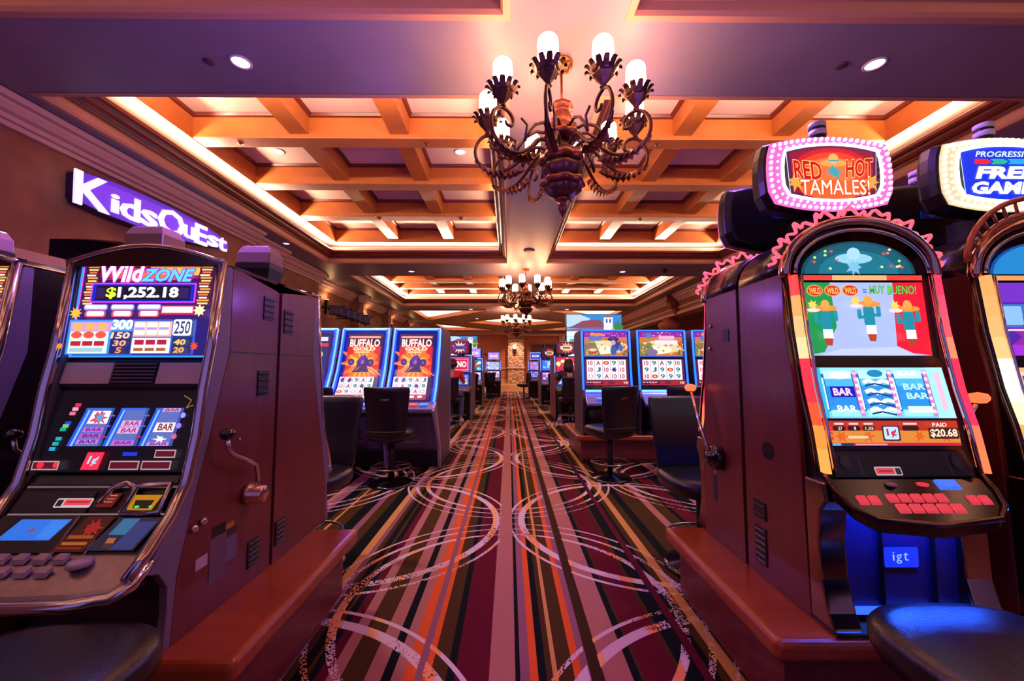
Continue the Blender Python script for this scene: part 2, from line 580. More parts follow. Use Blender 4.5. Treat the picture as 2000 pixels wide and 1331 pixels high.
TRIM_N = [0]
def trim(mb, mats, bevel=0):
    TRIM_N[0] += 1
    return tag(mb.build('trim_%d' % TRIM_N[0], mats, bevel=bevel), kind='structure')

def tray(r, ybeams, xbeams):
    x0, x1, y0, y1 = r
    t = MB()
    # tan board round the opening
    ring_band(t, r, [(-.06, SOFFIT - .004), (0, SOFFIT - .004), (.02, SOFFIT + .03), (.02, SOFFIT + .115), (.05, SOFFIT + .125)], 0)
    # dark crown stepping inwards to the lip of the light cove
    ring_band(t, r, [(.03, SOFFIT + .12), (.06, SOFFIT + .125), (.07, SOFFIT + .15), (.12, SOFFIT + .165), (.15, SOFFIT + .20), (.16, SOFFIT + .225),
                     (.20, SOFFIT + .235), (.225, SOFFIT + .26), (.235, SOFFIT + .30), (.215, SOFFIT + .30), (.20, SOFFIT + .27), (-.06, SOFFIT + .255)], 1)
    trim(t, [M['boardtrim'], M['darkwood']])
    c = MB()
    ring_band(c, r, [(-.08, SOFFIT + .1), (-.08, 4.67)], 0)
    trim(c, M['panel'])
    b = MB()
    pl, pr = (.35, .25) if x0 < 0 else (.28, .35)
    Q = lambda d: (pl - d, pr - d, .38 - d, .38 - d)
    ring_band(b, r, [(-.08, 4.66), (Q(.03), 4.66)], 1)
    ring_band(b, r, [(Q(.03), 4.66), (Q(.02), 4.645), (Q(0), 4.65), (Q(0), 5.0)], 0)
    trim(b, [M['honey'], M['coveledge']])
    X0, X1, Y0, Y1 = x0 + pl, x1 - pr, y0 + .38, y1 - .38
    for (a, w) in ybeams:                                   # cross beams
        bm = MB().box(X0 - .05, X1 + .05, a - w / 2, a + w / 2, 4.66, 5.02)
        trim(bm, M['honey'], .012)
    ylim = [Y0] + [v for a, w in ybeams for v in (a - w / 2, a + w / 2)] + [Y1]
    for i in range(0, len(ylim), 2):
        a, d = ylim[i], ylim[i + 1]
        if d - a < .3: continue
        for xb in xbeams:
            trim(MB().box(xb - .14, xb + .14, a - .01, d + .01, 4.72, 5.02), M['honey'], .01)
        # panels with a thin dark moulding
        xl = [X0] + [v for xb in xbeams for v in (xb - .14, xb + .14)] + [X1]
        p = MB()
        for k in range(0, len(xl), 2):
            ring_band(p, (xl[k], xl[k + 1], a, d), [(0, 4.975), (.03, 4.985), (.05, 5.02), (.05, 5.03)], 1)
        p.box(X0, X1, a, d, 5.025, 5.05, 0)
        trim(p, [M['panel'], M['darkwood']])
    return
YB = [(5.82, .26), (7.3, .28), (8.88, .30)]
tray(TRAYS[0], YB, [-3.1, -1.62])
tray(TRAYS[1], YB, [2.58, 4.06])
YB2 = [(14.2, .28), (15.7, .28), (17.0, .28)]
tray(TRAYS[2], YB2, [-3.1, -1.62])
tray(TRAYS[3], YB2, [2.58, 4.06])
YB0 = [(-.9, .28), (1.2, .28)]
tray(TRAYS[4], YB0, [-3.1, -1.62])
tray(TRAYS[5], YB0, [2.58, 4.06])

# the far bay: diagonal beams round a diamond and four triangles with bright panels
CX, CY0 = .45, 25.2
D = MB()
def recess(mb, pts, z0, z1, c):
    """walls and panel of a polygonal recess"""
    n = len(pts); k = len(mb.v)
    mb.v += [(x, y, z0) for x, y in pts] + [(x, y, z1) for x, y in pts]
    for i in range(n):
        j = (i + 1) % n
        mb.f.append([k + i, k + j, k + n + j, k + n + i]); mb.m.append(1); mb.sm.append(False)
    mb.f.append([k + n + i for i in range(n)]); mb.m.append(c); mb.sm.append(False)
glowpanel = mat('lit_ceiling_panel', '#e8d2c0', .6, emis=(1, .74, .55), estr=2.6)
L_, R_, N_, S_ = -5.6, 6.5, 19.5, 31.0
mx, my = CX, (N_ + S_) / 2
w = .55
tri = {'a': [(L_ + .7, N_ + .5), (mx - 1.6, N_ + .5), (L_ + .7, my - 1.0)],
       'b': [(R_ - .7, N_ + .5), (R_ - .7, my - 1.0), (mx + 1.6, N_ + .5)],
       'c': [(L_ + .7, S_ - .4), (L_ + .7, my + 1.0), (mx - 1.6, S_ - .4)],
       'd': [(R_ - .7, S_ - .4), (mx + 1.6, S_ - .4), (R_ - .7, my + 1.0)],
       'e': [(mx - 3.1, my), (mx, my - 2.6), (mx + 3.1, my), (mx, my + 2.6)]}
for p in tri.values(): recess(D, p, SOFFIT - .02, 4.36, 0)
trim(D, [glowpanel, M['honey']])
# soffit of that bay with the five openings cut out, and tan boards along the openings
bm = bmesh.new()
outer = [bm.verts.new((x, y, SOFFIT)) for x, y in ((-7, N_), (11.5, N_), (11.5, 33), (-7, 33))]
edges = [bm.edges.new((outer[i], outer[(i + 1) % 4])) for i in range(4)]
for p in tri.values():
    vs = [bm.verts.new((x, y, SOFFIT)) for x, y in p]
    edges += [bm.edges.new((vs[i], vs[(i + 1) % len(vs)])) for i in range(len(vs))]
bmesh.ops.triangle_fill(bm, edges=edges, use_beauty=True)
me = bpy.data.meshes.new('ceiling'); bm.to_mesh(me); bm.free()
me.materials.append(M['plaster'])
o = bpy.data.objects.new('ceiling', me); col.objects.link(o); tag(o, kind='structure')
for p in tri.values():
    t = MB()
    cx_ = sum(q[0] for q in p) / len(p); cy_ = sum(q[1] for q in p) / len(p)
    for i in range(len(p)):
        a, c = Vector(p[i]), Vector(p[(i + 1) % len(p)])
        d = (c - a); L = d.length; ang = math.atan2(d.y, d.x)
        mid = (a + c) / 2
        nrm = Vector((mid.x - cx_, mid.y - cy_)); nn = Vector((-d.y, d.x)).normalized()
        if nn.dot(nrm) < 0: nn = -nn
        q = [a - nn * .04, c - nn * .04, c + nn * .22, a + nn * .22]
        t.prism([(v.x, v.y) for v in q], SOFFIT - .04, SOFFIT + .03, 'z')
    trim(t, M['honey'])

# ------------------------------------------------------------------ walls
wall_l = mat('brown_mottled_plaster', '#8a5a44', .6, var=('#6a4030', 2.2, (1, 1, 1), .22))
wall_b = mat('terracotta_plaster', '#a85a38', .6, var=('#94492c', 1.5, (1, 1, 1), .3))
stone = mat('stacked_stone', '#5e3826', .8, var=('#d8a488', 3.2, (1.2, 1, 4.0), .10), bump=(.8, 9))
crownm = mat('beige_crown', '#b8948a', .5)
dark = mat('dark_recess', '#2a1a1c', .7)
g = MB()
# long left wall with a shallow arched opening
AY0, AY1 = 4.72, 8.0
zs, rise = 2.82, .5
N = 12
arch = [(AY0 + (AY1 - AY0) * i / N, zs + rise * math.sin(PI * (.12 + .76 * i / N)) - rise * math.sin(PI * .12)) for i in range(N + 1)]
g.prism([(-4, 0), (AY0, 0), (AY0, 5.2), (-4, 5.2)], -5.75, -5.5)
for i in range(N):
    (ya, za), (yb, zb) = arch[i], arch[i + 1]
    g.prism([(ya, za), (yb, zb), (yb, 5.2), (ya, 5.2)], -5.75, -5.5)
g.prism([(AY1, 0), (8.25, 0), (8.25, 5.2), (AY1, 5.2)], -5.95, -5.5)
tag(g.build('wall_left', wall_l), kind='structure')
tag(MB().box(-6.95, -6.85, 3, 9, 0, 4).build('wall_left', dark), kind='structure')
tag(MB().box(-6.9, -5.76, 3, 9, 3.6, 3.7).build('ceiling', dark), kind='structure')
tag(MB().box(-5.97, -5.72, 8.2, 9.65, 0, 5.2).box(-6.2, -5.93, 9.6, 12.05, 0, 5.2).build('wall_left', wall_l), kind='structure')
g = MB().box(-6.6, -6.3, 12, 33, 0, 5.2)
for y in (12.0, 15.9, 19.8, 23.7, 27.6):
    g.box(-6.32, -6.0, y, y + .45, 0, 4.2)
tag(g.build('wall_left', wall_l), kind='structure')
def crown(mb, x, ya, yb, d=1):
    p = [(x, 3.90), (x + .05 * d, 3.90), (x + .06 * d, 3.95), (x + .10 * d, 3.955), (x + .12 * d, 4.0), (x + .17 * d, 4.02), (x + .21 * d, 4.075), (x + .22 * d, 4.10), (x + .27 * d, 4.11), (x + .29 * d, 4.17), (x, 4.17)]
    mb.prism(p, ya, yb, 'y')
for x, ya, yb in ((-5.5, -4, 8.45), (-5.72, 8.2, 9.85), (-5.93, 9.6, 12.25)):
    c = MB(); crown(c, x, ya, yb); trim(c, crownm)
c = MB(); crown(c, -6.3, 12.0, 31.9)
for y in (12.0, 15.9, 19.8, 23.7, 27.6):
    crown(c, -6.0, y - .1, y + .55)
trim(c, crownm)
# band below the arch on the left wall
c = MB().box(-5.5, -5.44, -4, 4.86, 2.44, 2.60); trim(c, crownm)
c = MB().box(-6.84, -6.6, 3, 9, 2.62, 2.78); c.box(-6.84, -6.7, 3, 9, 2.5, 2.6); trim(c, crownm)

# back wall with an alcove, the stone pier and a doorway
g = MB().box(-7, -2.6, 32, 32.3, 0, 5.4).box(-1.0, 1.7, 32, 32.3, 0, 5.4).box(-2.6, -1.0, 32, 32.3, 2.4, 5.4).box(4.0, 11.5, 32, 32.3, 0, 5.4).box(1.7, 4.0, 32, 32.3, 3.2, 5.4)
g.box(-2.6, -1.0, 32.25, 32.4, 0, 2.4)
tag(g.build('wall_back', wall_b), kind='structure')
tag(MB().box(1.7, 4.0, 32.2, 32.3, 0, 3.2).build('wall_back', mat('maroon_doors', '#5c2418', .5)), kind='structure')
tag(MB().box(-.08, 1.2, 31.6, 32.0, 0, 3.8).build('wall_back', stone), kind='structure')
tag(MB().box(4.0, 5.4, 31.6, 32.0, 0, 3.8).build('wall_back', stone), kind='structure')
trim(MB().box(-.2, 6.0, 31.5, 32.0, 3.8, 3.95).box(-.16, 1.28, 31.55, 32, 1.2, 1.3), crownm)
c = MB().box(-7, 11.5, 31.75, 32.0, 4.02, 4.18).box(-7, 11.5, 31.85, 32, 3.9, 4.02); trim(c, crownm)
trim(MB().box(-7, -.1, 31.9, 32, 0, .35).box(-7, -.1, 31.93, 32, 1.15, 1.25), M['boardtrim'])
c = MB()
for x in (1.75, 2.9):
    c.box(x - .06, x + .06, 31.9, 32.15, 0, 3.2)
c.box(1.7, 4.0, 31.9, 32.15, 3.1, 3.2).box(1.7, 4.0, 31.95, 32.15, 2.35, 2.43); trim(c, M['darkwood'])

# right side: header wall over a row of columns, a warm room beyond
tag(MB().box(6.75, 7.15, 3.0, 32, 3.45, 4.18).build('wall_right', wall_l), kind='structure')
tag(MB().box(11.4, 11.5, -4, 32, 0, 5.4).build('wall_right', wall_b), kind='structure')
tag(MB().box(7.3, 7.6, -4, 7, 0, 5.4).build('wall_right', wall_l), kind='structure')
c = MB(); crown(c, 6.75, 3.0, 31.9, -1); c.box(6.68, 7.2, 3.0, 32, 3.38, 3.48); c.box(6.71, 6.75, 3, 32, 3.62, 3.68); trim(c, crownm)
colm = mat('column_plaster', '#a0624c', .55, var=('#8a5040', 2, (1, 1, 1), .3))
for y in (9.0, 17.0, 25.0):
    c = MB().lathe([(.36, 0), (.36, .3), (.30, .34), (.30, 2.75), (.34, 2.78), (.34, 2.86), (.42, 2.9), (.50, 3.0), (.52, 3.12), (.46, 3.16), (.46, 3.2), (.30, 3.24), (.30, 3.40)], (6.95, y, 0), 24)
    tag(c.build('trim_%d' % (60 + int(y)), colm), kind='structure')
    c = MB().prism([(6.72, 4.16), (6.72, 3.35), (6.62, 3.45), (6.56, 3.6), (6.42, 3.7), (6.40, 3.85), (6.28, 3.95), (6.28, 4.16)], y - 1.35, y - 1.1, 'y')
    tag(c.build('trim_%d' % (70 + int(y)), M['darkwood'], bevel=.01), kind='structure')

# recessed downlights and the small round speakers beside them
lamp_lens = mat('downlight_lens', '#ffffff', .4, emis=(.95, .97, 1.0), estr=3.0)
def downlight(x, y, z, r, label, energy=0, col_=(1, .85, .72), group='downlights in the soffit'):
    t = thing('downlight', label, 'ceiling light', (x, y, z), group=group)
    MB().lathe([(r, 0), (r, -.008), (r * .82, -.012), (r * .8, .02)], n=24).build('trim_ring', M['white'], t)
    MB().lathe([(r * .8, -.002), (r * .4, -.004), (.001, -.004)], n=24).build('lens', lamp_lens, t)
    if energy:
        spot_light('downlight_lamp', (x, y, z - .03), energy, col_, 1.9, .8, r)
    return t
downlight(-2.55, 3.62, SOFFIT, .095, 'recessed round downlight in the purple soffit, left of the nearest chandelier', 330, (1, .84, .9))
downlight(3.50, 3.60, SOFFIT, .095, 'recessed round downlight in the purple soffit, right of the nearest chandelier', 330, (1, .84, .9))
downlight(-2.95, 11.9, SOFFIT, .1, 'small downlight in the second cross soffit on the left', 500)
downlight(3.45, 11.9, SOFFIT, .1, 'small downlight in the second cross soffit on the right', 500)
downlight(-5.22, 9.2, SOFFIT, .08, 'small downlight in the soffit strip along the left wall crown', 30)
k = 0
for x, y, lb in ((-4.0, 6.7, 'bright downlight in the outer left coffer panel behind the first beam'), (-.85, 6.7, 'bright downlight in the coffer panel just left of the chandelier'),
                 (5.0, 6.7, 'bright downlight in the outer right coffer panel above the red lit sign'), (1.75, 6.7, 'bright downlight in the coffer panel just right of the chandelier')):
    downlight(x, y, 5.022, .1, lb, 220, (1, .78, .6), 'downlights in the coffers')
for x, y, lb in ((-1.9, 19.75, 'tiny far downlight at the front of the diamond ceiling, left'), (2.9, 19.75, 'tiny far downlight at the front of the diamond ceiling, right'), (-1.9, 23.6, 'tiny far downlight beside the left corner of the diamond recess'), (3.6, 23.6, 'tiny far downlight beside the right corner of the diamond recess')):
    downlight(x, y, SOFFIT, .12, lb, 500, group='far downlights')
for x, lb in ((-3.6, 'added downlight brightening the back wall above the left alcove'), (.5, 'added downlight brightening the back wall above the stone pier'), (3.6, 'added downlight brightening the back wall above the double doors')):
    downlight(x, 30.6, SOFFIT, .12, lb, 1100, (1, .72, .5), group='far downlights')  # these three are added to brighten the back wall
for x, y, lb in ((-2.85, 3.62, 'small dark round ceiling speaker left of the left downlight'), (3.2, 3.62, 'small dark round ceiling speaker left of the right downlight')):
    o = MB().lathe([(.05, 0), (.05, -.008), (.035, -.014), (.001, -.014)], n=18).build('ceiling_speaker', mat('speaker_brown', '#4a3440', .6), loc=(x, y, SOFFIT))
    tag(o, lb, 'ceiling speaker', 'ceiling speakers')
o = MB().lathe([(.09, 0), (.09, -.03), (.07, -.07), (.03, -.1), (.001, -.105)], n=18).build('security_camera', M['gloss'], loc=(4.6, 11.6, SOFFIT))
tag(o, 'black dome security camera on the second cross soffit, right side', 'security camera')
o = MB().lathe([(.14, 0), (.14, -.02), (.1, -.03), (.001, -.03)], n=20).build('smoke_detector', mat('grey_detector', '#8a7474', .6), loc=(.5, 9.7, SOFFIT))
tag(o, 'round grey smoke detector on the centre soffit before the second chandelier', 'smoke detector')
for x, y, lb in ((-4.05, 5.82, 'brass sprinkler rose under the first cross beam, left end'), (-1.25, 5.82, 'brass sprinkler rose under the first cross beam, near the chandelier'), (2.25, 5.82, 'brass sprinkler rose under the first cross beam, right of the chandelier'),
                 (-2.95, 8.88, 'dark sprinkler rose under the third cross beam, left'), (-1.1, 8.88, 'dark sprinkler rose under the third cross beam, near the centre'), (3.0, 8.88, 'dark sprinkler rose under the third cross beam, right tray')):
    o = MB().lathe([(.045, 0), (.045, -.008), (.02, -.012), (.02, -.03), (.001, -.03)], n=14).build('sprinkler_head', M['bronze_red'], loc=(x, y, 4.66))
    tag(o, lb, 'sprinkler', 'sprinkler roses on the beams')
# ------------------------------------------------------------------ wooden plinths that carry the machines
def plinth(name_label, x0, x1, y0, y1, h=.38, group='wooden machine plinths'):
    t = thing('machine_plinth', name_label, 'plinth', ((x0 + x1) / 2, (y0 + y1) / 2, 0), group=group)
    ax, ay = (x1 - x0) / 2, (y1 - y0) / 2
    MB().box(-ax + .06, ax - .06, -ay + .06, ay - .06, .06, h - .075).box(-ax + .1, ax - .1, -ay + .1, ay - .1, 0, .06).build('base_box', M['wood'], t, bevel=.004)
    MB().box(-ax, ax, -ay, ay, h - .075, h).build('bullnose_top', M['plinth'], t, bevel=.026, seg=4)
    return t
plinth('cherry wood plinth under the nearest machines on the left of the aisle', -4.2, -.84, 1.285, 2.31)
plinth('cherry wood plinth under the nearest machines on the right of the aisle', .88, 4.3, 1.365, 2.32)
plinth('cherry wood plinth under the second row of machines on the right', .90, 4.3, 5.33, 6.55)

def vent(parent, x, y, z, w, h, n, nx=1, name='vent', m=None):
    """louvred vent on a plane x = const, looking along nx"""
    v = MB().box(x, x + .004 * nx, y - w / 2, y + w / 2, z - h / 2, z + h / 2)
    o = v.build(name, M['black'], parent)
    s = MB()
    for i in range(n):
        zz = z - h / 2 + h * (i + .5) / n
        s.prism([(x + .004 * nx, zz - .006), (x + .010 * nx, zz), (x + .004 * nx, zz + .003)], y - w / 2 + .006, y + w / 2 - .006, 'y')
    s.build('louvre', m or mat('louvre_grey', '#3c3840', .45), o)
    return o

def polyline_offset(P, d):
    return [(y + d, z) for y, z in P]

# ------------------------------------------------------------------ reel slot machine with a tall glass and a belly deck
def strip_between(mb, P, x0, x1, t, m=0):
    """a sheet of thickness t following a (y,z) polyline, between x0 and x1"""
    pts = list(P) + [(y + t, z) for y, z in reversed(P)]
    mb.prism(pts, x0, x1, 'x', m)

def panel_pic(frame, xa, xb, top, bot, lift=.004):
    """picture on the sloped front between (y,z) top and bot, seen from -y"""
    d = Vector((bot[0] - top[0], bot[1] - top[1])).normalized()
    n = Vector((d.y, -d.x))                                     # outward (towards -y)
    if n.x > 0: n = -n
    T = (top[0] + n.x * lift, top[1] + n.y * lift); B = (bot[0] + n.x * lift, bot[1] + n.y * lift)
    return Pic(frame, (xa, T[0], T[1]), (xb, T[0], T[1]), (xa, B[0], B[1]))

def reel_machine(label, group, k=.85):
    detail = True
    fy = lambda y: y if y > -.53 else -.53 + (y + .53) * k
    t = thing('slot_machine', label, 'slot machine', group=group)
    hw = .295
    wood = [(-.533, 0), (-.52, .215), (-.455, .48), (-.41, .63), (-.322, .96), (-.322, 1.297), (-.03, 1.258), (0, 1.25), (0, 0)]
    front = [(-.345, 1.312), (-.372, .935), (-.40, .83), (-.455, .53), (-.53, .42), (-.62, .33), (-.70, .285)]
    chrome = [(-.368, 1.30), (-.405, .974), (-.432, .826), (-.452, .66), (-.488, .506), (-.545, .42), (-.64, .335), (-.715, .285)]
    front = [(fy(y), z) for y, z in front]; chrome = [(fy(y), z) for y, z in chrome]
    core = [(-.335, 1.30)] + [(y + .012, z) for y, z in front[1:]] + [(fy(-.70), .262), (fy(-.60), .235), (-.50, .205), (-.475, .12), (-.475, 0), (-.005, 0), (-.005, 1.245), (-.03, 1.25)]
    MB().prism(core, -hw + .025, hw - .025).build('cabinet', M['black'], t)
    for s in (-1, 1):
        x0, x1 = (hw - .026, hw) if s > 0 else (-hw, -hw + .026)
        p = MB().prism(wood, x0, x1).build('side_panel', M['wood'], t, bevel=.002)
        g = [(-.322, 1.297), (-.322, .96), (-.41, .63), (-.455, .48), (-.52, .215), (-.533, 0), (-.565, 0), (-.552, .12), (fy(-.560), .20), (fy(-.60), .255), (fy(-.66), .275),
             (-.535, .42), (-.482, .51), (-.442, .66), (-.42, .83), (-.395, .97), (-.355, 1.30)]
        MB().prism(g, x0, x1).build('side_trim', M['greytrim'], t, bevel=.003)
        xs = s * (hw - .012)
        MB().tube([(xs, y, z) for y, z in chrome], [.016, .017, .017, .017, .018, .018, .018, .016], 10).build('chrome_rail', M['chrome'], t)
        if s < 0:
            vent(p, -hw, -.06, 1.12, .075, .115, 4, -1)
            vent(p, -hw, -.05, .13, .075, .11, 5, -1)
            MB().box(-hw - .001, -hw, -.32, -.001, .958, .963).build('seam', M['black'], p)
        if s > 0:
            xo = hw
            MB().box(xo, xo + .001, -.32, -.001, .958, .963).box(xo, xo + .001, -.001 - .002, 0, 0, 1.25).build('seam', M['black'], p)
            if detail:
                vent(p, xo, -.082, 1.165, .075, .105, 4, m=mat('louvre_teal', '#5a6a70', .3, .6))
                vent(p, xo, -.105, .83, .075, .11, 4)
                vent(p, xo, -.125, .115, .075, .11, 5)
                for (y, z, w, h, c, nm) in ((-.415, .21, .055, .04, '#b8a4a8', 'sticker'), (-.335, .19, .085, .16, '#6a5660', 'sticker'), (-.335, .29, .07, .04, '#181418', 'sticker'),
                                            (-.262, .195, .06, .09, '#6c6478', 'sticker'), (-.262, .262, .055, .025, '#2a2428', 'sticker'), (-.275, .285, .045, .02, '#c07a20', 'sticker')):
                    MB().box(xo, xo + .0015, y - w / 2, y + w / 2, z - h / 2, z + h / 2).build(nm, mat('sticker' + c[1:], c, .5), p)
                for y, z in ((-.465, .345), (-.425, .355)):
                    MB().lathe([(.013, 0), (.013, .012), (.009, .016), (.001, .016)], (xo, y, z), 14, axis='x').build('lock', M['chrome'], p)
                MB().lathe([(.006, 0), (.005, .006), (.001, .006)], (xo, -.245, .61), 10, axis='x').build('screw', M['chrome'], p)
    # arched chrome cap and the smoky service lamp
    N = 12
    ar = [(-hw + 2 * hw * i / N, 1.30 + .065 * math.sin(PI * i / N)) for i in range(N + 1)]
    MB().prism([(-hw, 1.285)] + ar + [(hw, 1.285)], -.375, -.02, 'y').build('top_cap', M['darkchrome'], t, bevel=.004)
    MB().tube([(x, -.378, z) for x, z in ar], .009, 8).build('cap_edge', M['chrome'], t)
    lx = -.185 if k > .5 else -.10
    RQ = lambda hx, hy, z: [(lx + a * hx, -.135 + c * hy, z) for a, c in ((-1, -1), (1, -1), (1, 1), (-1, 1))]
    MB().loft([RQ(.07, .05, 1.33), RQ(.085, .065, 1.395), RQ(.085, .065, 1.42)], smooth=False).build('lamp_base', M['black'], t)
    MB().loft([RQ(.083, .063, 1.42), RQ(.082, .062, 1.475), RQ(.066, .046, 1.512), RQ(.05, .035, 1.515)], smooth=False).build('service_lamp', M['clearcap'], t, bevel=.006)
    # tall picture glass
    MB().box(-.272, .272, -.362, -.33, 1.306, 1.322).build('glass_frame', M['chrome'], t)
    p = panel_pic((345, 225, 1090, 740), -.266, .266, (-.348, 1.308), (-.376, .937), .003)
    p.rect(345, 225, 1090, 740, '#181040').frame(345, 225, 1090, 740, 12, '#2f7fe0').frame(357, 237, 1078, 730, 7, '#c040c8')
    p.rect(366, 246, 1070, 730, '#2a1050')
    p.star(720, 296, 300, 210, 26, '#b02030', jit=.3, sy=.14).star(730, 300, 240, 160, 20, '#e06020', jit=.3, sy=.14).poly([(720, 255), (990, 250), (980, 300), (700, 290)], '#f0a040')
    p.rect(366, 460, 1070, 730, '#241458')
    for x0, x1 in ((388, 446), (1000, 1064)):
        p.rect(x0 - 6, 246, x1 + 6, 470, '#401020')
        for i in range(14):
            y = 252 + i * 15.5
            p.rect(x0 + (i % 3) * 5, y, x1 - (i % 4) * 4, y + 9, ['#e09040', '#e8b870', '#d06040', '#f0d0c0'][i % 4])
    p.text('Wild', 474, 244, 708, 344, '#f4d8f0', .15, .03, outline='#c030a0', ow=.035)
    p.text('ZONE', 694, 272, 978, 342, '#50b8f0', .3, .035, outline='#7020b0', ow=.05)
    p.rect(444, 350, 996, 456, '#b838d8').rect(452, 357, 988, 449, '#1020a0').rect(472, 366, 968, 442, '#0c0820')
    p.rect(476, 376, 520, 434, '#281848').rect(912, 376, 962, 434, '#281848')
    p.text('$', 526, 374, 580, 436, '#c8f030', 0, .03).text('1,252.18', 588, 372, 908, 440, '#f4f4ff', 0, .035)
    for i in range(3):
        x = 424 + i * 142
        p.rrect(x, 466, x + 124, 498, 12, '#8078d0').rrect(x + 6, 470, x + 118, 490, 8, '#d8d0f8').rrect(x + 10, 500, x + 120, 534, 12, '#c04060').rrect(x + 22, 504, x + 110, 528, 8, '#fff0f0')
    p.rect(834, 474, 1008, 522, '#c82040').rect(842, 480, 1000, 512, '#fbeef6').star(1036, 500, 34, 20, 8, '#f0c8a0').star(398, 515, 34, 18, 9, '#f0a030')
    p.rect(374, 550, 716, 730, '#3078d0').rect(384, 560, 596, 610, '#b080c0').rect(388, 612, 586, 724, '#b8d8e0').rect(600, 612, 708, 728, '#182058')
    for i in range(3):
        p.rrect(400 + i * 64, 570, 448 + i * 64, 606, 8, '#e09850').ell(424 + i * 64, 630, 28, 18, '#d04838').rect(400 + i * 62, 662, 452 + i * 62, 686, '#a01828')
    p.rect(404, 696, 572, 718, '#88a8b0')
    p.text('300', 602, 550, 712, 604, '#ffffff', .1, .05).text('150', 606, 616, 704, 650, '#f0b8a0', .1, .03).text('30', 622, 658, 690, 688, '#f09868', .1, .03).text('5', 640, 694, 672, 724, '#f08048', .1, .03)
    p.rect(716, 550, 1040, 730, '#3048b0').rect(722, 560, 918, 640, '#d89888').rect(722, 646, 918, 724, '#c8d8e0').rect(928, 545, 1030, 726, '#142860')
    for i in range(3):
        p.rrect(728 + i * 64, 566, 784 + i * 64, 632, 8, '#e8c8c0').rect(730 + i * 64, 592, 782 + i * 64, 606, '#a080d0')
        p.rect(738 + i * 60, 656, 786 + i * 60, 682, '#981838').rect(738 + i * 60, 698, 786 + i * 60, 714, '#905020')
    p.rrect(932, 552, 1026, 636, 12, '#f4ecf0').text('250', 938, 560, 1020, 628, '#283068', .1, .02).text('40', 944, 654, 1006, 684, '#f0a850', .1, .04).text('20', 946, 694, 1002, 724, '#f09840', .1, .04)
    p.star(372, 690, 20, 10, 8, '#e08020').star(1052, 690, 24, 12, 8, '#d04020')
    p.build('picture_glass', t, 1.75)
    # speaker bar
    sp_ = MB()
    strip_between(sp_, [(-.379, .928), (-.404, .826)], -.268, .268, .02)
    so = sp_.build('speaker_bar', M['black'], t, bevel=.002)
    for xa, xb in ((-.262, -.085), (.085, .262)):
        g = MB(); strip_between(g, [(-.387, .918), (-.406, .84)], xa, xb, .01); g.build('speaker_grille', mat('grille_grey', '#cdb4ba', .7), so)
    g = MB()
    for i in range(6):
        z = .845 + i * .013
        g.box(-.075, .075, -.41 + (z - .84) * .25, -.40 + (z - .84) * .25, z, z + .005)
    g.build('grille_bar', M['greytrim'], so)
    # reel window
    g = MB(); strip_between(g, [(-.40, .815), (-.458, .535)], -.262, .262, .02); rg = g.build('reel_glass', M['gloss'], t)
    F = (220, 905, 1010, 1320)
    def rp(lift=.002): return panel_pic(F, -.262, .262, (-.401, .815), (-.459, .535), lift)
    for i, xa in enumerate((352, 540, 728)):
        p = rp(.004)
        q = [(xa + 52, 998), (xa + 200, 998), (xa + 176, 1192), (xa - 4, 1192)]
        def S(u, v):
            a = Vector(q[0]).lerp(Vector(q[1]), u); b = Vector(q[3]).lerp(Vector(q[2]), u); r = a.lerp(b, v); return (r.x, r.y)
        p.poly(q, '#5868b0').poly([S(0, 0), S(.22, 0), S(.22, 1), S(0, 1)], '#2050e0').poly([S(.1, 0), S(.17, 0), S(.17, 1), S(.1, 1)], '#80b8ff').poly([S(0, 0), S(1, 0), S(1, .06), S(0, .06)], '#3060d0')
        p.poly([S(.93, 0), S(1, 0), S(1, 1), S(.93, 1)], '#3048a0')
        def bar(v, c, tc, h=.13, u0=.28):
            p.poly([S(u0, v - h), S(.92, v - h), S(.92, v + h * .9), S(u0, v + h * .9)], c)
            a = S(u0 + .07, v - h * .8); b = S(.88, v + h * .6)
            p.text('BAR', a[0], a[1], b[0], b[1], tc, .2, .02)
        if i == 0:
            c = S(.62, .26); p.poly([S(.3, .08), S(.95, .08), S(.95, .42), S(.28, .42)], '#e8e0f0').star(c[0], c[1], 46, 24, 9, '#d04060', jit=.5).star(c[0] + 4, c[1], 26, 12, 7, '#40a0d0', jit=.4)
            bar(.58, '#c060c0', '#502090', .06); bar(.74, '#b050b8', '#402080', .06); bar(.89, '#c070c0', '#402080', .06)
        elif i == 1:
            bar(.42, '#d0a8d8', '#a02060', .085); bar(.60, '#d0a8d8', '#a02060', .085); bar(.92, '#c060c8', '#702090', .06)
        else:
            bar(.06, '#c890c8', '#902050', .05); bar(.52, '#f0d8e0', '#602818', .13); p.star(*S(.6, .82), 34, 14, 6, '#f0f0f8', jit=.6, sy=.6); bar(.95, '#c080d0', '#702090', .05)
        p.build('reel', rg, 1.3)
    p = rp(.001)
    p.rect(222, 907, 1008, 1318, '#060609')
    for k_, (y, c) in enumerate(((982, '#f02060'), (1003, '#f0a0b8'), (1026, '#e07090'), (1075, '#2040e0'), (1090, '#70c070'), (1108, '#10a080'), (1155, '#20a0c0'), (1180, '#20a8a0'), (1205, '#20a0d0'))):
        x = 345 - k_ * 8; p.rect(x - 16, y - 9, x + 16, y + 9, c)
    for x, y, c in ((932, 1036, '#a0a0ff'), (922, 1090, '#a080ff'), (910, 1144, '#d06090')): p.ell(x, y, 14, 14, c)
    for x in (552, 740):
        p.rect(x - 12, 1034, x + 16, 1042, '#7060d0').rect(x - 20, 1088, x + 8, 1096, '#6050e0').rect(x - 30, 1142, x, 1150, '#c02050')
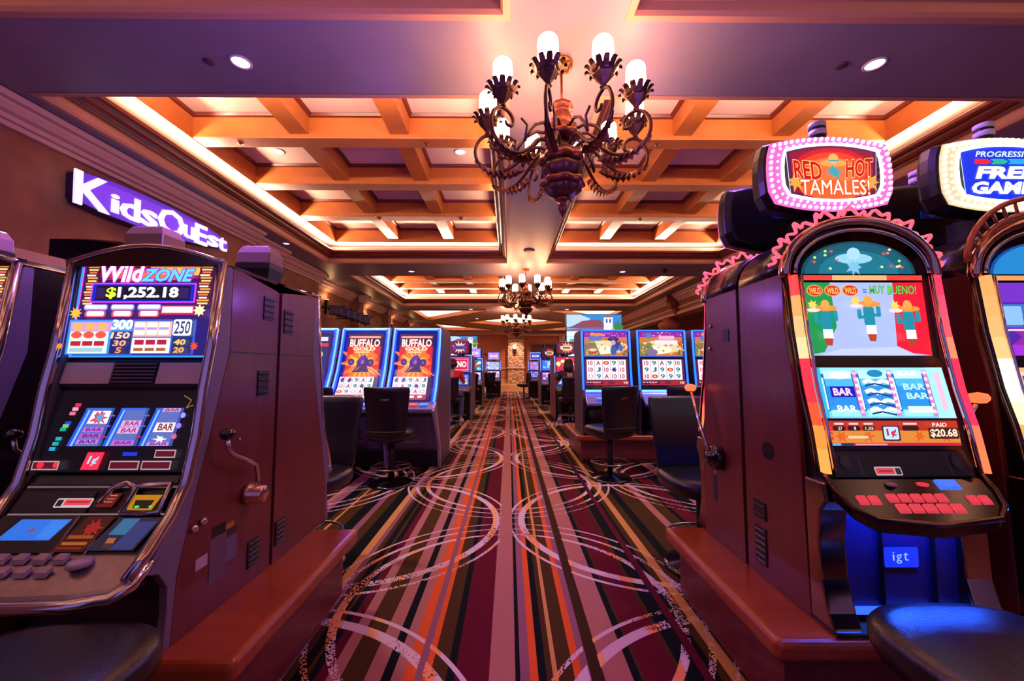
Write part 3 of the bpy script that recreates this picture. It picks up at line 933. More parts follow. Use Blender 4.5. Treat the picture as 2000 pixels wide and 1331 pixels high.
    p.poly([(482, 1222), (570, 1222), (556, 1308), (464, 1308)], '#f02848').poly([(486, 1226), (564, 1226), (551, 1303), (470, 1303)], '#f83050').text('1¢', 492, 1240, 550, 1288, '#a0d8ff', .2, .03)
    p.rect(668, 1222, 744, 1240, '#1838d0')
    for a in ((836, 1210, 946, 1250), (614, 1264, 768, 1308), (782, 1264, 936, 1308), (218, 1264, 356, 1308)):
        p.rect(*a, '#b09098').rect(a[0] + 6, a[1] + 6, a[2] - 6, a[3] - 6, '#58101c')
    p.ell(262, 1284, 18, 16, '#ff2840').ell(340, 1284, 12, 14, '#f03048')
    p.line([(930, 935), (975, 960), (955, 1000), (990, 985)], 5, '#8a6838')
    p.build('paytable_lights', rg, 1.2)
    # bill acceptor shelf
    g = MB(); strip_between(g, [(-.46, .525), (-.532, .418)], -.268, .268, .02); sh = g.build('acceptor_shelf', M['black'], t)
    F = (0, 175, 1000, 430)
    p = panel_pic(F, -.268, .268, (-.461, .525), (-.533, .418), .003)
    p.rect(60, 192, 960, 240, '#14101a').rect(30, 248, 980, 262, '#6a5860').rect(30, 425, 980, 436, '#8a7078')
    p.rect(40, 285, 490, 420, '#100c14').rrect(275, 330, 500, 390, 10, '#d8c0c8').rrect(330, 338, 494, 374, 8, '#f04858').rect(345, 350, 480, 358, '#a01828').rect(286, 340, 322, 382, '#201820')
    p.poly([(556, 300), (656, 300), (640, 388), (536, 388)], '#6a1418').rect(575, 312, 636, 318, '#e09040').rect(566, 332, 632, 340, '#c06050').rect(560, 352, 628, 358, '#d88040')
    p.poly([(738, 312), (918, 312), (892, 420), (700, 420)], '#c88410').poly([(768, 345), (886, 345), (872, 398), (775, 398)], '#0c100a').ell(797, 388, 16, 9, '#30f080').ell(880, 386, 10, 8, '#30f080')
    p.build('bill_acceptor', sh, .9)
    MB().tube([(.03, -.518, .450), (.05, -.50, .495), (.09, -.49, .508), (.125, -.50, .495), (.125, -.52, .455)], .010, 8).tube([(.12, -.536, .428), (.13, -.495, .50), (.235, -.49, .503), (.24, -.536, .425), (.12, -.540, .424)], .011, 8).build('acceptor_bezel', M['chrome'], sh)
    # player panel
    g = MB(); strip_between(g, [(-.534, .414), (fy(-.622), .327)], -.262, .262, .02); pl = g.build('player_panel', M['black'], t)
    F = (-50, 440, 890, 665)
    p = panel_pic(F, -.262, .262, (-.536, .414), (fy(-.624), .327), .003)
    p.rect(-50, 440, 400, 660, '#0a0810').poly([(75, 462), (365, 462), (320, 588), (25, 588)], '#2878f0').poly([(255, 468), (358, 468), (318, 580), (235, 580)], '#3888f8').ell(185, 530, 18, 12, '#a04870')
    p.poly([(452, 446), (612, 446), (556, 655), (372, 655)], '#380c10').star(520, 515, 55, 30, 9, '#a02018', jit=.5).rect(420, 560, 560, 580, '#a04818').rect(410, 600, 550, 618, '#b06020').rect(400, 630, 540, 642, '#802010')
    p.poly([(640, 455), (890, 455), (830, 650), (570, 650)], '#141c38').poly([(670, 462), (765, 462), (735, 560), (640, 560)], '#2870a0').poly([(765, 480), (870, 480), (820, 645), (700, 645)], '#203878').rect(650, 572, 705, 640, '#402830').rect(655, 580, 700, 610, '#b06048')
    p.build('player_display', pl, .9)
    for x in (-.015, .085):
        g = MB(); strip_between(g, [(-.540, .416), (fy(-.630), .329)], x - .004, x + .004, .01); g.build('divider', M['chrome'], pl)
    # chrome button deck
    dk = MB()
    out = [(-.278, -.60), (-.285, -.70), (-.26, -.735), (-.15, -.755), (0, -.76), (.15, -.755), (.26, -.735), (.285, -.70), (.278, -.60)]
    out = [(x, fy(y)) for x, y in out]
    dz = lambda y: .345 + (y - fy(-.60)) * .5 / max(k, .5)
    dk.loft([[(x, y, dz(y) - .05) for x, y in out], [(x, y, dz(y) - .015) for x, y in out], [(x * .985, y + .008, dz(y) - .004) for x, y in out]], smooth=False)
    deck = dk.build('button_deck', M['steel'], t, bevel=.003)
    MB().tube([(x, y, dz(y) - .032) for x, y in out], .018, 10).build('deck_rail', M['chrome'], deck)
    for r_ in range(2):
        for i in range(5):
            x = -.205 + i * .06 - r_ * .012; y = fy(-.648 - r_ * .042)
            b = MB().loft([[(x + a * .018, y + c * .011, dz(y + c * .011) - .004) for a, c in ((-1, -1), (1, -1), (1, 1), (-1, 1))], [(x + a * .016, y + c * .009, dz(y + c * .009) + .009) for a, c in ((-1, -1), (1, -1), (1, 1), (-1, 1))]], smooth=False)
            b.build('button', mat('button_grey', '#a8989c', .35), deck)
    MB().lathe([(.03, 0), (.03, .012), (.026, .018), (.001, .018)], (.105, fy(-.665), dz(fy(-.665)) - .004), 20).build('spin_button', mat('button_pale', '#c0b4b8', .35), deck)
    MB().box(-.27, .27, fy(-.71), -.5, .235, .262).build('deck_underside', M['black'], t)
    MB().box(.262, .27, -.52, -.47, .02, .08).build('foot_plate', M['greytrim'], t)
    # pull handle on the right side
    h = MB().lathe([(.042, 0), (.042, .02), (.036, .026), (.035, .07), (.029, .076), (.001, .076)], (hw, -.18, .375), 22, axis='x').build('handle', mat('pale_copper', '#d8b4a4', .2, 1.0), t)
    MB().tube([(hw + .045, -.18, .385), (hw + .045, -.185, .45), (hw + .047, -.20, .50), (hw + .05, -.25, .525), (hw + .055, -.36, .575), (hw + .055, -.385, .60), (hw + .055, -.39, .64)], .008, 8).build('handle_arm', M['chrome'], h)
    MB().ball((hw + .055, -.392, .655), .026, sz=.85).build('handle_knob', M['gloss'], h)
    return t

RM = reel_machine('nearest left slot machine with purple and orange picture glass showing a jackpot amount', 'reel machines on the left plinth')
RM.location = (-1.385, 1.885, .38)
NB = dup(RM, (-2.165, 1.885, .38), 0, 'partly cut off slot machine at the left picture edge with dark side panel', 'reel machines on the left plinth')
for o in NB.children:
    if o.name.startswith('side_panel'):
        o.material_slots[0].link = 'OBJECT'; o.material_slots[0].material = M['black']
RR = reel_machine('slot machine seen from its mahogany side behind the nearest left one, grey lamp on top', 'reel machines on the left plinth', .35)
RR.location = (-1.378, 1.893, .38)
RR.rotation_euler = (0, 0, PI)

# ------------------------------------------------------------------ arched video slot machine with a topper sign
def arch_pts(hw, z0, rise, n=18, y=0, p=1.0):
    return [(hw * math.cos(PI * i / n), y, z0 + rise * math.sin(PI * i / n) ** p) for i in range(n + 1)]

def topper(parent, kind):
    """barrel shaped sign on a short stem; local z 1.56..1.90, faces -y"""
    def outline(hw, hz, cz, y):
        pts = []
        for i in range(9):
            u = -1 + 2 * i / 8; pts.append((hw * u * .98, y, cz + hz * (1 - .20 * u * u)))
        for i in range(1, 5):
            v = 1 - 2 * i / 5; pts.append((hw * (1 + .06 * (1 - v * v)), y, cz + hz * .8 * v))
        for i in range(9):
            u = 1 - 2 * i / 8; pts.append((hw * u * .94, y, cz - hz * (1 - .20 * u * u)))
        for i in range(1, 5):
            v = -1 + 2 * i / 5; pts.append((-hw * (1 + .06 * (1 - v * v)), y, cz + hz * .8 * v))
        return pts
    cz = 1.74
    yf = -.19
    s = MB().loft([outline(.25, .16, cz, -.085), outline(.275, .18, cz, -.115), outline(.275, .18, cz, yf + .03), outline(.262, .168, cz, yf)], smooth=False)
    body = s.build('topper_sign', M['black'], parent, bevel=.008)
    rimc = (1, .16, .55) if kind == 'red' else (1, .62, .34)
    rim = mat('topper_rim_' + kind, '#e060a0' if kind == 'red' else '#e0a080', .4, emis=rimc, estr=.95)
    # rim ring between outer outline and inner face
    A = outline(.262, .168, cz, yf - .004); B = outline(.200, .122, cz, yf - .016)
    n = len(A); mb = MB()
    mb.add(A + B, [(i, (i + 1) % n, n + (i + 1) % n, n + i) for i in range(n)])
    mb.build('rim', rim, body)
    tb = MB(); tb.tube(outline(.203, .125, cz, yf - .02), .006, 6, closed=True); tb.build('inner_tube', mat('white_tube', '#ffffff', .4, emis=(.95, .9, 1), estr=2.2), body)
    bl = MB()
    for (a, b, nn) in (((.246, .155), .008, 56), ((.220, .136), .006, 44)):
        O = outline(a[0], a[1], cz, yf - .012)
        L = [Vector(O[i]) for i in range(len(O))] + [Vector(O[0])]
        tot = sum((L[i + 1] - L[i]).length for i in range(len(L) - 1)); d = 0; i = 0; acc = 0
        for k in range(nn):
            tgt = tot * k / nn
            while acc + (L[i + 1] - L[i]).length < tgt: acc += (L[i + 1] - L[i]).length; i += 1
            q = L[i].lerp(L[i + 1], (tgt - acc) / max(1e-6, (L[i + 1] - L[i]).length))
            bl.ball(tuple(q), b, n=6)
    bl.build('bulb_row', mat('bulb_' + kind, '#ffffff', .4, emis=((1, .45, .6) if kind == 'red' else (1, .9, .78)), estr=2.6 if kind == 'red' else 3.2), body)['kind'] = 'stuff'
    p = Pic((1540, 295, 1712, 410), (-.21, yf - .018, cz + .135), (.21, yf - .018, cz + .135), (-.21, yf - .018, cz - .135))
    def bow(c, x0, x1, y0, y1, k=.12):
        pts = []
        for i in range(11):
            u = i / 10; pts.append((x0 + (x1 - x0) * u, y0 + (y1 - y0) * k * (2 * u - 1) ** 2))
        for i in range(11):
            u = 1 - i / 10; pts.append((x0 + (x1 - x0) * (.03 + .94 * u), y1 - (y1 - y0) * k * (2 * u - 1) ** 2))
        p.poly(pts, c)
    if kind == 'red':
        bow('#f0e8ff', 1545, 1707, 299.5, 406.5); bow('#5a1050', 1546, 1706, 301, 405); bow('#901030', 1552, 1700, 305, 400)
        p.ell(1626, 350, 72, 44, '#d01828').ell(1626, 350, 62, 36, '#e84028').ell(1626, 350, 46, 26, '#f07038').ell(1626, 385, 60, 18, '#f06028')
        for x, d in ((1560, 1), (1692, -1)):
            p.star(x, 372, 16, 8, 7, '#f0a040', jit=.5)
        p.text('RED', 1556, 330, 1606, 364, '#c40808', -.1, .02, slant=4, outline='#ffd080', ow=.03)
        p.text('HOT', 1648, 330, 1698, 364, '#c40808', .1, .02, slant=-4, outline='#ffd080', ow=.03)
        # a plain orange straw hat and a teal burst where the sign's emblem sits
        p.ell(1627, 336, 24, 7, '#f0a050').ell(1627, 328, 9, 10, '#f0b060').rect(1618, 330, 1636, 333, '#2a9ab8').star(1627, 353, 13, 7, 7, '#2aa0b8', jit=.4)
        p.text('TAMALES!', 1566, 368, 1688, 396, '#fff8f0', 0, 0.0, outline='#e05820', ow=.05)
    else:
        bow('#e8f0ff', 1545, 1707, 299.5, 406.5); bow('#1038e8', 1546, 1706, 301, 405); bow('#0c30d8', 1552, 1700, 305, 400)
        p.text('PROGRESSIVE', 1572, 311, 1680, 322, '#d8f0ff', .25, .02)
        p.poly([(1570, 326), (1592, 326), (1600, 331), (1592, 336), (1570, 336)], '#f02030').poly([(1598, 326), (1622, 326), (1630, 331), (1622, 336), (1598, 336), (1604, 331)], '#18b090').poly([(1628, 326), (1680, 326), (1684, 331), (1680, 336), (1628, 336), (1634, 331)], '#20a0f0')
        p.text('FREE', 1568, 340, 1682, 364, '#ffffff', .2, .05).text('GAMES', 1560, 369, 1690, 393, '#ffffff', .2, .05)
    p.build('sign_face', body, 1.25)
    MB().box(-.07, .07, -.14, -.02, 1.46, 1.575).build('stem', M['black'], parent)
    # stacked signal lamp
    c = MB().lathe([(.030, 1.90), (.030, 1.925)], (0, -.14, 0), 16); c.lathe([(.034, 1.94), (.034, 1.965)], (0, -.14, 0), 16); c.lathe([(.034, 1.978), (.034, 2.0), (.02, 2.006), (.001, 2.006)], (0, -.14, 0), 16)
    so = c.build('signal_lamp', M['white'], body)
    c = MB().lathe([(.032, 1.924), (.032, 1.941)], (0, -.14, 0), 16); c.lathe([(.032, 1.964), (.032, 1.979)], (0, -.14, 0), 16); c.build('lamp_ring', M['black'], body)
    b = MB().box(-.055, .055, -.084, -.081, 1.725, 1.765).build('back_label', mat('label_blue', '#1858b0', .4), body)
    q = Pic((0, 0, 100, 40), (.05, -.080, 1.762), (-.05, -.080, 1.762), (.05, -.080, 1.728)); q.text('igt', 34, 8, 66, 34, '#d0e8ff', 0, .01); q.build('back_lettering', body, printed=True)
    return body

def lower_topper(t, d):
    for o in t.children:
        if o.name.startswith(('topper_sign', 'stem')): o.location.z -= d
def arch_machine(label, group, kind):
    t = thing('arched_slot_machine', label, 'slot machine', group=group)
    hw = .305
    wood = [(-.375, 0), (-.36, .484), (-.342, .82), (-.303, 1.042), (-.30, 1.275), (0, 1.275), (0, 0)]
    for s in (-1, 1):
        x0, x1 = (hw - .022, hw) if s > 0 else (-hw, -hw + .022)
        p = MB().prism(wood, x0, x1).build('side_panel', M['wood'], t, bevel=.002)
        xo = s * hw
        MB().prism([(xo - .0005 * s, .0), (xo + .001 * s, .0), (xo + .001 * s, 1.27), (xo - .0005 * s, 1.27)], -.003, -.0005, 'y').build('seam', M['black'], p)
        if s < 0:
            MB().lathe([(.036, 0), (.036, .004), (.001, .004)], (xo - .003, -.17, .55), 22, axis='x').build('round_cap', M['black'], p)
            vent(p, xo, -.10, .285, .085, .075, 2, -1)
            vent(p, xo, -.10, .135, .075, .155, 6, -1, m=mat('louvre_bright', '#6a6068', .4))
        else:
            MB().box(xo, xo + .003, -.13, -.075, 1.03, 1.09).build('cover_plate', M['black'], p)
            for y, z in ((-.245, 1.12), (-.26, 1.0)):
                MB().lathe([(.010, 0), (.010, .01), (.001, .012)], (xo, y, z), 12, axis='x').build('lock', M['chrome'], p)
            MB().box(xo, xo + .0015, -.27, -.235, .20, .37).build('sticker', mat('sticker_dark', '#2a2438', .5), p)
            q = Pic((0, 0, 40, 170), (xo + .002, -.237, .368), (xo + .002, -.268, .368), (xo + .002, -.237, .203))
            q.rect(0, 0, 34, 30, '#c8b4bc')
            for i in range(9): q.rect(4, 44 + i * 14, 34 - (i % 3) * 6, 50 + i * 14, '#b0a0b8')
            q.build('sticker_print', p, printed=True)
    # body core
    core = [(-.36, .0), (-.40, .06), (-.40, .36), (-.42, .44), (-.445, .50), (-.42, .535), (-.398, .60), (-.385, .71), (-.345, .90), (-.325, .94), (-.302, 1.24), (-.30, 1.275), (-.005, 1.275), (-.005, 0)]
    MB().prism(core, -hw + .021, hw - .021).build('cabinet', M['black'], t)
    # barrel top
    A = [(x, z) for x, y, z in arch_pts(hw, 1.275, .215)]
    MB().prism(A, -.30, 0, 'y', smooth=True).build('barrel_top', mat('barrel_brown', '#1e1614', .3, .2, coat=.3), t)
    ch = MB().tube([(x, -.312, z) for x, z in [(hw - .006, 1.255)] + [(p[0] * .985, p[2]) for p in arch_pts(hw, 1.275, .212)] + [(-hw + .006, 1.255)]], .021, 10)
    ch.build('chrome_arch', M['archchrome'], t)
    pts = arch_pts(.262, 1.272, .172); pin = arch_pts(.232, 1.275, .135)
    n = len(pts); mb = MB(); mb.add([(x, -.318, z) for x, y, z in pts] + [(x, -.302, z) for x, y, z in pin], [(i, i + 1, n + i + 1, n + i) for i in range(n - 1)], smooth=True)
    mb.build('arch_mirror', mat('dark_mirror', '#3a1c18', .08, .9), t)
    MB().tube([(x, -.322, z) for x, y, z in arch_pts(.266, 1.272, .176)], .008, 8).build('inner_arch', M['chrome'], t)
    p = Pic((1590, 462, 1810, 522), (-.23, -.306, 1.41), (.23, -.306, 1.41), (-.23, -.306, 1.268))
    LUN = lambda k: [(1700 + 110 * k * math.cos(PI * i / 20), 520 - 56 * k * math.sin(PI * i / 20)) for i in range(21)]
    if kind == 'red':
        p.poly(LUN(1), '#0a4858').poly(LUN(.94), '#0c5e74').poly(LUN(.7), '#127890')
        p.ell(1692, 494, 36, 9, '#9ad8f0').ell(1692, 486, 13, 11, '#b0e0f4').star(1692, 509, 16, 8, 7, '#80c8e8', jit=.4)
        rnd = random.Random(4)
        for i in range(26):
            x = 1604 + rnd.random() * 190; y = 478 + rnd.random() * 36
            if abs(x - 1692) > 34 and ((x - 1700) / 104) ** 2 + ((520 - y) / 52) ** 2 < 1: p.ell(x, y, 3, 2.4, ['#f05060', '#f08070', '#c0f080', '#f0e0a0'][i % 4], 8)
    else:
        p.poly(LUN(1), '#1050a0').poly(LUN(.94), '#2088d0').poly([(1660, 516), (1700, 474), (1740, 516)], '#f0c8a0').poly([(1670, 512), (1700, 482), (1730, 512)], '#606878')
    p.build('arch_glass', t, 1.1)
    # neon crest along the arch
    if kind == 'red':
        mb = MB(); path = []
        for i in range(141):
            a = PI * (.04 + .92 * i / 140); r = 1.0
            x, z = (hw + .012) * math.cos(a), 1.275 + .228 * math.sin(a)
            nx, nz = math.cos(a), math.sin(a)
            amp = .026 * (.5 + .5 * math.sin(i * .9)) + .012 * math.sin(i * .37)
            path.append((x + nx * (.012 + amp), -.30 + .01 * math.sin(i * .45), z + nz * (.012 + amp)))
        mb.tube(path, .0065, 6)
        mb.build('neon_crest', mat('red_neon', '#ff4050', .4, emis=(1, .10, .16), estr=1.6), t)
    else:
        mb = MB()
        for k in (0, 1):
            mb.tube([(x, -.31, z) for x, y, z in arch_pts(hw * (.95 + .10 * k), 1.30 + .02 * k, .225 + .045 * k)], .011, 8)
        for i in range(2, 17):
            a = PI * i / 18
            mb.tube([((hw * .95) * math.cos(a), -.31, 1.30 + .225 * math.sin(a)), ((hw * 1.05) * math.cos(a), -.31, 1.32 + .27 * math.sin(a))], .006, 6)
        mb.build('rayed_crest', mat('copper_plastic', '#c87850', .3, .4), t)
    # LED strips on both flanks and the bar over the screen
    if kind == 'red': cols = ['#ff4030', '#ff9a50', '#ffb070', '#ffc890', '#ff3040', '#ff3038', '#ff5028', '#ff8a38', '#ff9a48']
    else: cols = ['#ff9a58', '#ffa060', '#ffa868', '#ffb878', '#fff0d8', '#fff4e0', '#ffe0b0', '#ffa050', '#ff9040']
    def along(P, u):
        L = [(Vector(P[i + 1]) - Vector(P[i])).length for i in range(len(P) - 1)]; T = sum(L) * u
        for i, l in enumerate(L):
            if T <= l or i == len(L) - 1: return Vector(P[i]).lerp(Vector(P[i + 1]), T / l)
            T -= l
    spine = [(-.338, 1.26), (-.36, 1.04), (-.395, .82), (-.43, .68), (-.455, .53)]
    for s in (-1, 1):
        pc = Pic((0, 0, 1, 1), (0, 0, 0), (1, 0, 0), (0, 0, 1), lay=0)
        m_ = MB(); K = 27
        for i in range(K):
            a, b = along(spine, i / K), along(spine, (i + 1) / K)
            w = .022; xc = s * (hw - .025)
            k0 = len(pc.v)
            for q in (a, b):
                for dx, dy in ((-w / 2, .02), (-w / 2, 0), (-w / 4, -.010), (w / 4, -.010), (w / 2, 0), (w / 2, .02)):
                    pc.v.append(Vector((xc + dx, q.x + dy, q.y)))
            c = cols[i * len(cols) // K] if s < 0 or kind != 'red' else ['#ff3858', '#ff4868', '#ff5060', '#ff8060', '#ff3050', '#f03050', '#f03058', '#ff7050', '#ff7848'][i * 9 // K]
            for j in range(5):
                pc.f.append([k0 + j, k0 + j + 1, k0 + 6 + j + 1, k0 + 6 + j]); pc.c.append(lin(c))
        pc.build('light_strip', t, 1.5)
        MB().tube([(s * (hw - .048), y - .002, z) for y, z in spine], .007, 8).build('chrome_edge', M['chrome'], t)
        MB().tube([(s * (hw - .006), y + .034, z) for y, z in spine], .006, 8).build('chrome_edge', M['darkchrome'], t)
    p = Pic((0, 0, 100, 6), (-.235, -.325, 1.262), (.235, -.325, 1.262), (-.235, -.325, 1.243))
    p.rect(0, 0, 100, 6, cols[0])
    if kind == 'red': p.rect(24, 0, 70, 6, '#ffb070')
    p.build('light_bar', t, 1.2, back=.012)
    # upper screen
    F = (1565, 550, 1817, 697)
    p = panel_pic(F, -.242, .242, (-.310, 1.235), (-.330, .945), .006)
    if kind == 'red':
        p.rect(1565, 550, 1817, 697, '#a8b8e8').poly([(1565, 550), (1625, 550), (1630, 640), (1600, 690), (1565, 697)], '#189048').poly([(1755, 550), (1817, 550), (1817, 697), (1778, 692), (1748, 678)], '#f01830').poly([(1590, 697), (1630, 684), (1748, 680), (1786, 697)], '#c0c8f0')
        for i in range(3):
            x = 1592 + i * 36; p.ell(x, 567, 17, 12, '#f0a040').ell(x, 567, 15, 10, '#c82820').text('WILD', x - 12, 561, x + 12, 574, '#ffb050', 0, .04)
        p.rect(1689, 564, 1697, 567, '#3878c0').rect(1689, 569, 1697, 572, '#3878c0')
        p.text('MUY', 1703, 558, 1734, 573, '#70e050', .1, 0.0, outline='#185838').text('BUENO!', 1740, 558, 1798, 575, '#70e050', .1, 0.0, outline='#185838')
        # three plain teal cactus pots under straw hats stand where the printed figures stand
        for x, d in ((1606, 0), (1692, -8), (1768, 2)):
            y = 624 + d
            p.rrect(x - 11, y - 18, x + 11, y + 26, 9, '#1888a0').rrect(x - 24, y - 10, x - 15, y + 10, 4, '#1c90a8').rect(x - 20, y + 3, x - 8, y + 9, '#1888a0').rrect(x + 15, y - 16, x + 24, y + 6, 4, '#1c90a8').rect(x + 8, y - 1, x + 20, y + 5, '#1888a0')
            p.ell(x, y - 20, 25, 6, '#e8903a').ell(x, y - 27, 9, 10, '#f0a048').rect(x - 10, y + 22, x + 10, y + 40, '#e8f0f8').poly([(x - 9, y + 40), (x + 9, y + 40), (x + 6, y + 54), (x - 6, y + 54)], '#b04028')
            p.star(x - 26, y - 26, 11, 6, 7, '#f0d060', jit=.4).ell(x - 26, y - 16, 14, 4, '#f0d8d0')
    else:
        p.rect(1565, 550, 1817, 697, '#5020a0').rect(1565, 550, 1817, 590, '#7030c0').rect(1575, 594, 1807, 640, '#3070c0').star(1640, 660, 60, 30, 9, '#8828a0').rect(1565, 676, 1817, 697, '#a030d0')
        for i in range(5):
            p.rrect(1580 + i * 46, 598, 1618 + i * 46, 636, 4, ['#88b8f0', '#e0b8d0', '#70a0e0', '#c05050', '#90c0f0'][i])
        p.rect(1565, 645, 1817, 648, '#f0e8ff')
    p.build('upper_screen', t, 1.25)
    for z0, z1, ya, yb in ((.944, .905, -.333, -.345),):
        g = MB(); strip_between(g, [(ya, z0), (yb, z1)], -.25, .25, .02); g.build('screen_bezel', M['black'], t)
    # reel screen
    F = (1570, 720, 1842, 815)
    p = panel_pic(F, -.255, .255, (-.348, .898), (-.388, .712), .004)
    if kind == 'red':
        p.rect(1570, 720, 1842, 815, '#1858b0').rect(1570, 720, 1842, 732, '#90d8f0').rect(1570, 802, 1842, 815, '#70c8e8').rect(1570, 720, 1592, 815, '#30a8d0').rect(1808, 720, 1842, 815, '#a0e0f0').rect(1820, 730, 1832, 800, '#e8b8d0')
        for i in range(3):
            x0 = 1596 + i * 70; x1 = x0 + 56
            p.rect(x0, 726, x1, 812, '#2488d8').rect(x0, 726, x1, 742, '#b8e8f8').rect(x0, 800, x1, 812, '#98dcf4').rect(x0, 742, x1, 756, '#48b0e8').rect(x1 + 2, 726, x1 + 10, 812, '#d878b0')
            for k in range(7): p.rect(x1 + 3, 728 + k * 12, x1 + 9, 734 + k * 12, '#fff0f8', True)
            p.rect(x0 - 6, 740, x0 - 3, 800, '#d0f4ff')
        p.rect(1600, 757, 1648, 777, '#2010a0').text('BAR', 1605, 760, 1643, 774, '#f0c8ff', 0, .04).text('BAR', 1606, 792, 1644, 804, '#f0f8ff', 0, .03).ell(1624, 736, 20, 7, '#ffffff')
        for y in (750, 768, 786, 802):
            p.line([(1668, y), (1680, y - 5), (1694, y + 3), (1706, y - 4), (1720, y)], 7, '#e8f4ff').line([(1670, y + 6), (1690, y + 2), (1718, y + 8)], 3, '#183860')
        p.ell(1694, 733, 16, 7, '#1880b0')
        p.text('BAR', 1744, 752, 1788, 764, '#b0e8ff', 0, .03).text('BAR', 1746, 769, 1790, 781, '#b0e8ff', 0, .03).text('BAR', 1740, 728, 1780, 738, '#f8ffff', 0, .04).rect(1742, 794, 1790, 806, '#d0f0ff')
    else:
        p.rect(1570, 720, 1842, 815, '#e8a868').rect(1578, 728, 1834, 808, '#f0d0a0')
        for i in range(3): p.rect(1590 + i * 82, 730, 1660 + i * 82, 806, '#d8c0b8').star(1625 + i * 82, 768, 28, 14, 6, '#b02838').rect(1596 + i * 82, 736, 1654 + i * 82, 746, '#803020')
    p.build('reel_screen', t, 1.35)
    # information strip
    F = (1585, 822, 1850, 872)
    p = panel_pic(F, -.252, .252, (-.392, .704), (-.402, .615), .003)
    p.rect(1585, 822, 1850, 872, '#c03018' if kind == 'red' else '#6028c0').rect(1585, 842, 1850, 866, '#e08830' if kind == 'red' else '#8040e0').rect(1585, 866, 1850, 872, '#c82038')
    for i in range(5): p.star(1622 + i * 50, 853, 14, 6, 6, '#e0601c' if kind == 'red' else '#a060f0', jit=.5)
    for k, (a, b) in enumerate(((1606, 1630), (1634, 1658), (1662, 1686), (1738, 1770))):
        p.rrect(a, 832, b, 842, 4, '#381010').rect(a + 3, 826, b - 3, 830, '#f0c8c0')
    p.text('27', 1614, 834, 1622, 840, '#f0d8c0', 0, .02).text('1', 1645, 834, 1648, 840, '#f0d8c0', 0, .02).text('1.35', 1666, 834, 1682, 840, '#f0d8c0', 0, .02)
    for y in (833, 843, 853): p.rrect(1590, y, 1602, y + 7, 3, '#f03040')
    p.rect(1630, 852, 1668, 857, '#f0d0a0')
    p.rrect(1696, 832, 1730, 862, 3, '#202848').rrect(1699, 834, 1727, 859, 3, '#c8e0f8').text('1¢', 1704, 838, 1723, 855, '#c02048', 0, .03)
    p.text('PAID', 1794, 826, 1822, 834, '#fff0e0', 0, .02).rrect(1784, 836, 1842, 858, 3, '#501810').text('$20.68', 1787, 838, 1839, 856, '#f8e8c8', 0, .03)
    p.rect(1590, 866, 1612, 871, '#58b0f0').rect(1614, 866, 1636, 871, '#203060').rect(1640, 867, 1700, 870, '#f090b0')
    p.build('information_strip', t, 1.15)
    # bill acceptor field
    g = MB(); strip_between(g, [(-.412, .60), (-.446, .515)], -.25, .25, .03); bz = g.build('bill_panel', M['gloss'], t)
    p = panel_pic((1590, 880, 1885, 935), -.25, .25, (-.413, .60), (-.447, .515), .002)
    p.rect(1592, 882, 1883, 933, '#08080b').rect(1650, 886, 1651.5, 932, '#302838').rect(1836, 886, 1837.5, 932, '#302838').rrect(1676, 914, 1732, 932, 3, '#d8b8c0').rrect(1678, 917, 1716, 929, 3, '#f84858').rect(1684, 922, 1712, 924, '#901828').rrect(1718, 917, 1729, 930, 2, '#302838')
    for x in (1620, 1856): p.ell(x, 905, 12, 16, '#141018').ell(x, 905, 8, 11, '#1c1620')
    p.build('bill_acceptor', bz, .8)
    # curved deck with red buttons
    dz = lambda y: .512 + (y + .44) * .98
    out = [(-.275, -.44), (-.272, -.475), (-.25, -.515), (-.20, -.545), (0, -.56), (.20, -.545), (.25, -.515), (.272, -.475), (.275, -.44)]
    dk = MB().loft([[(x, y, dz(y) - .045) for x, y in out], [(x, y, dz(y)) for x, y in out]], smooth=False).build('button_deck', M['gloss'], t, bevel=.004)
    MB().tube([(-.275, -.43, .545)] + [(x * 1.02, y - .004, dz(y)) for x, y in out] + [(.275, -.43, .545)], .009, 8).build('deck_rail', M['darkchrome'], dk)
    redb = mat('red_button', '#c02838', .3, emis=(1, .07, .11), estr=.6)
    def btn(x, y, w, h, m, nm='button'):
        MB().loft([[(x + a * w, y + c * h, dz(y + c * h)) for a, c in ((-1, -1), (1, -1), (1, 1), (-1, 1))], [(x + a * w * .85, y + c * h * .85, dz(y + c * h * .85) + .008) for a, c in ((-1, -1), (1, -1), (1, 1), (-1, 1))]], smooth=False).build(nm, m, dk)
    for i in range(5): btn(-.10 + i * .042, -.497, .018, .009, redb)
    for i in range(5): btn(-.09 + i * .046, -.523, .02, .010, redb)
    for x in (-.205, -.165): btn(x, -.502, .017, .010, redb)
    for x in (.17, .21): btn(x, -.502, .017, .010, redb)
    MB().lathe([(.017, 0), (.017, .008), (.001, .01)], (-.07, -.462, dz(-.462)), 16).build('round_button', M['white'], dk)
    MB().lathe([(.017, 0), (.017, .008), (.001, .01)], (.04, -.462, dz(-.462)), 16).build('round_button', redb, dk)
    btn(.13, -.462, .04, .012, mat('blue_button', '#1838d0', .3, emis=(.05, .2, 1), estr=.9), 'blue_button')
    # belly
    bel = MB(); strip_between(bel, [(-.418, .40), (-.405, .30), (-.402, .05)], -.21, .21, .02)
    bo = bel.build('belly_door', mat('blue_black_plastic', '#0a0e3c', .35), t)
    for xa in (-.075, .112): MB().box(xa, xa + .003, -.4215, -.40, .06, .36).build('door_seam', M['black'], bo)
    q = Pic((0, 0, 80, 42), (-.063, -.412, .262), (.06, -.412, .262), (-.063, -.412, .192))
    q.rrect(0, 0, 80, 42, 5, '#1030f0').text('i', 20, 10, 24, 28, '#a0c0ff').text('g', 28, 15, 41, 34, '#a0c0ff').text('t', 45, 11, 56, 28, '#a0c0ff')
    q.build('maker_plate', bo, 1.1)
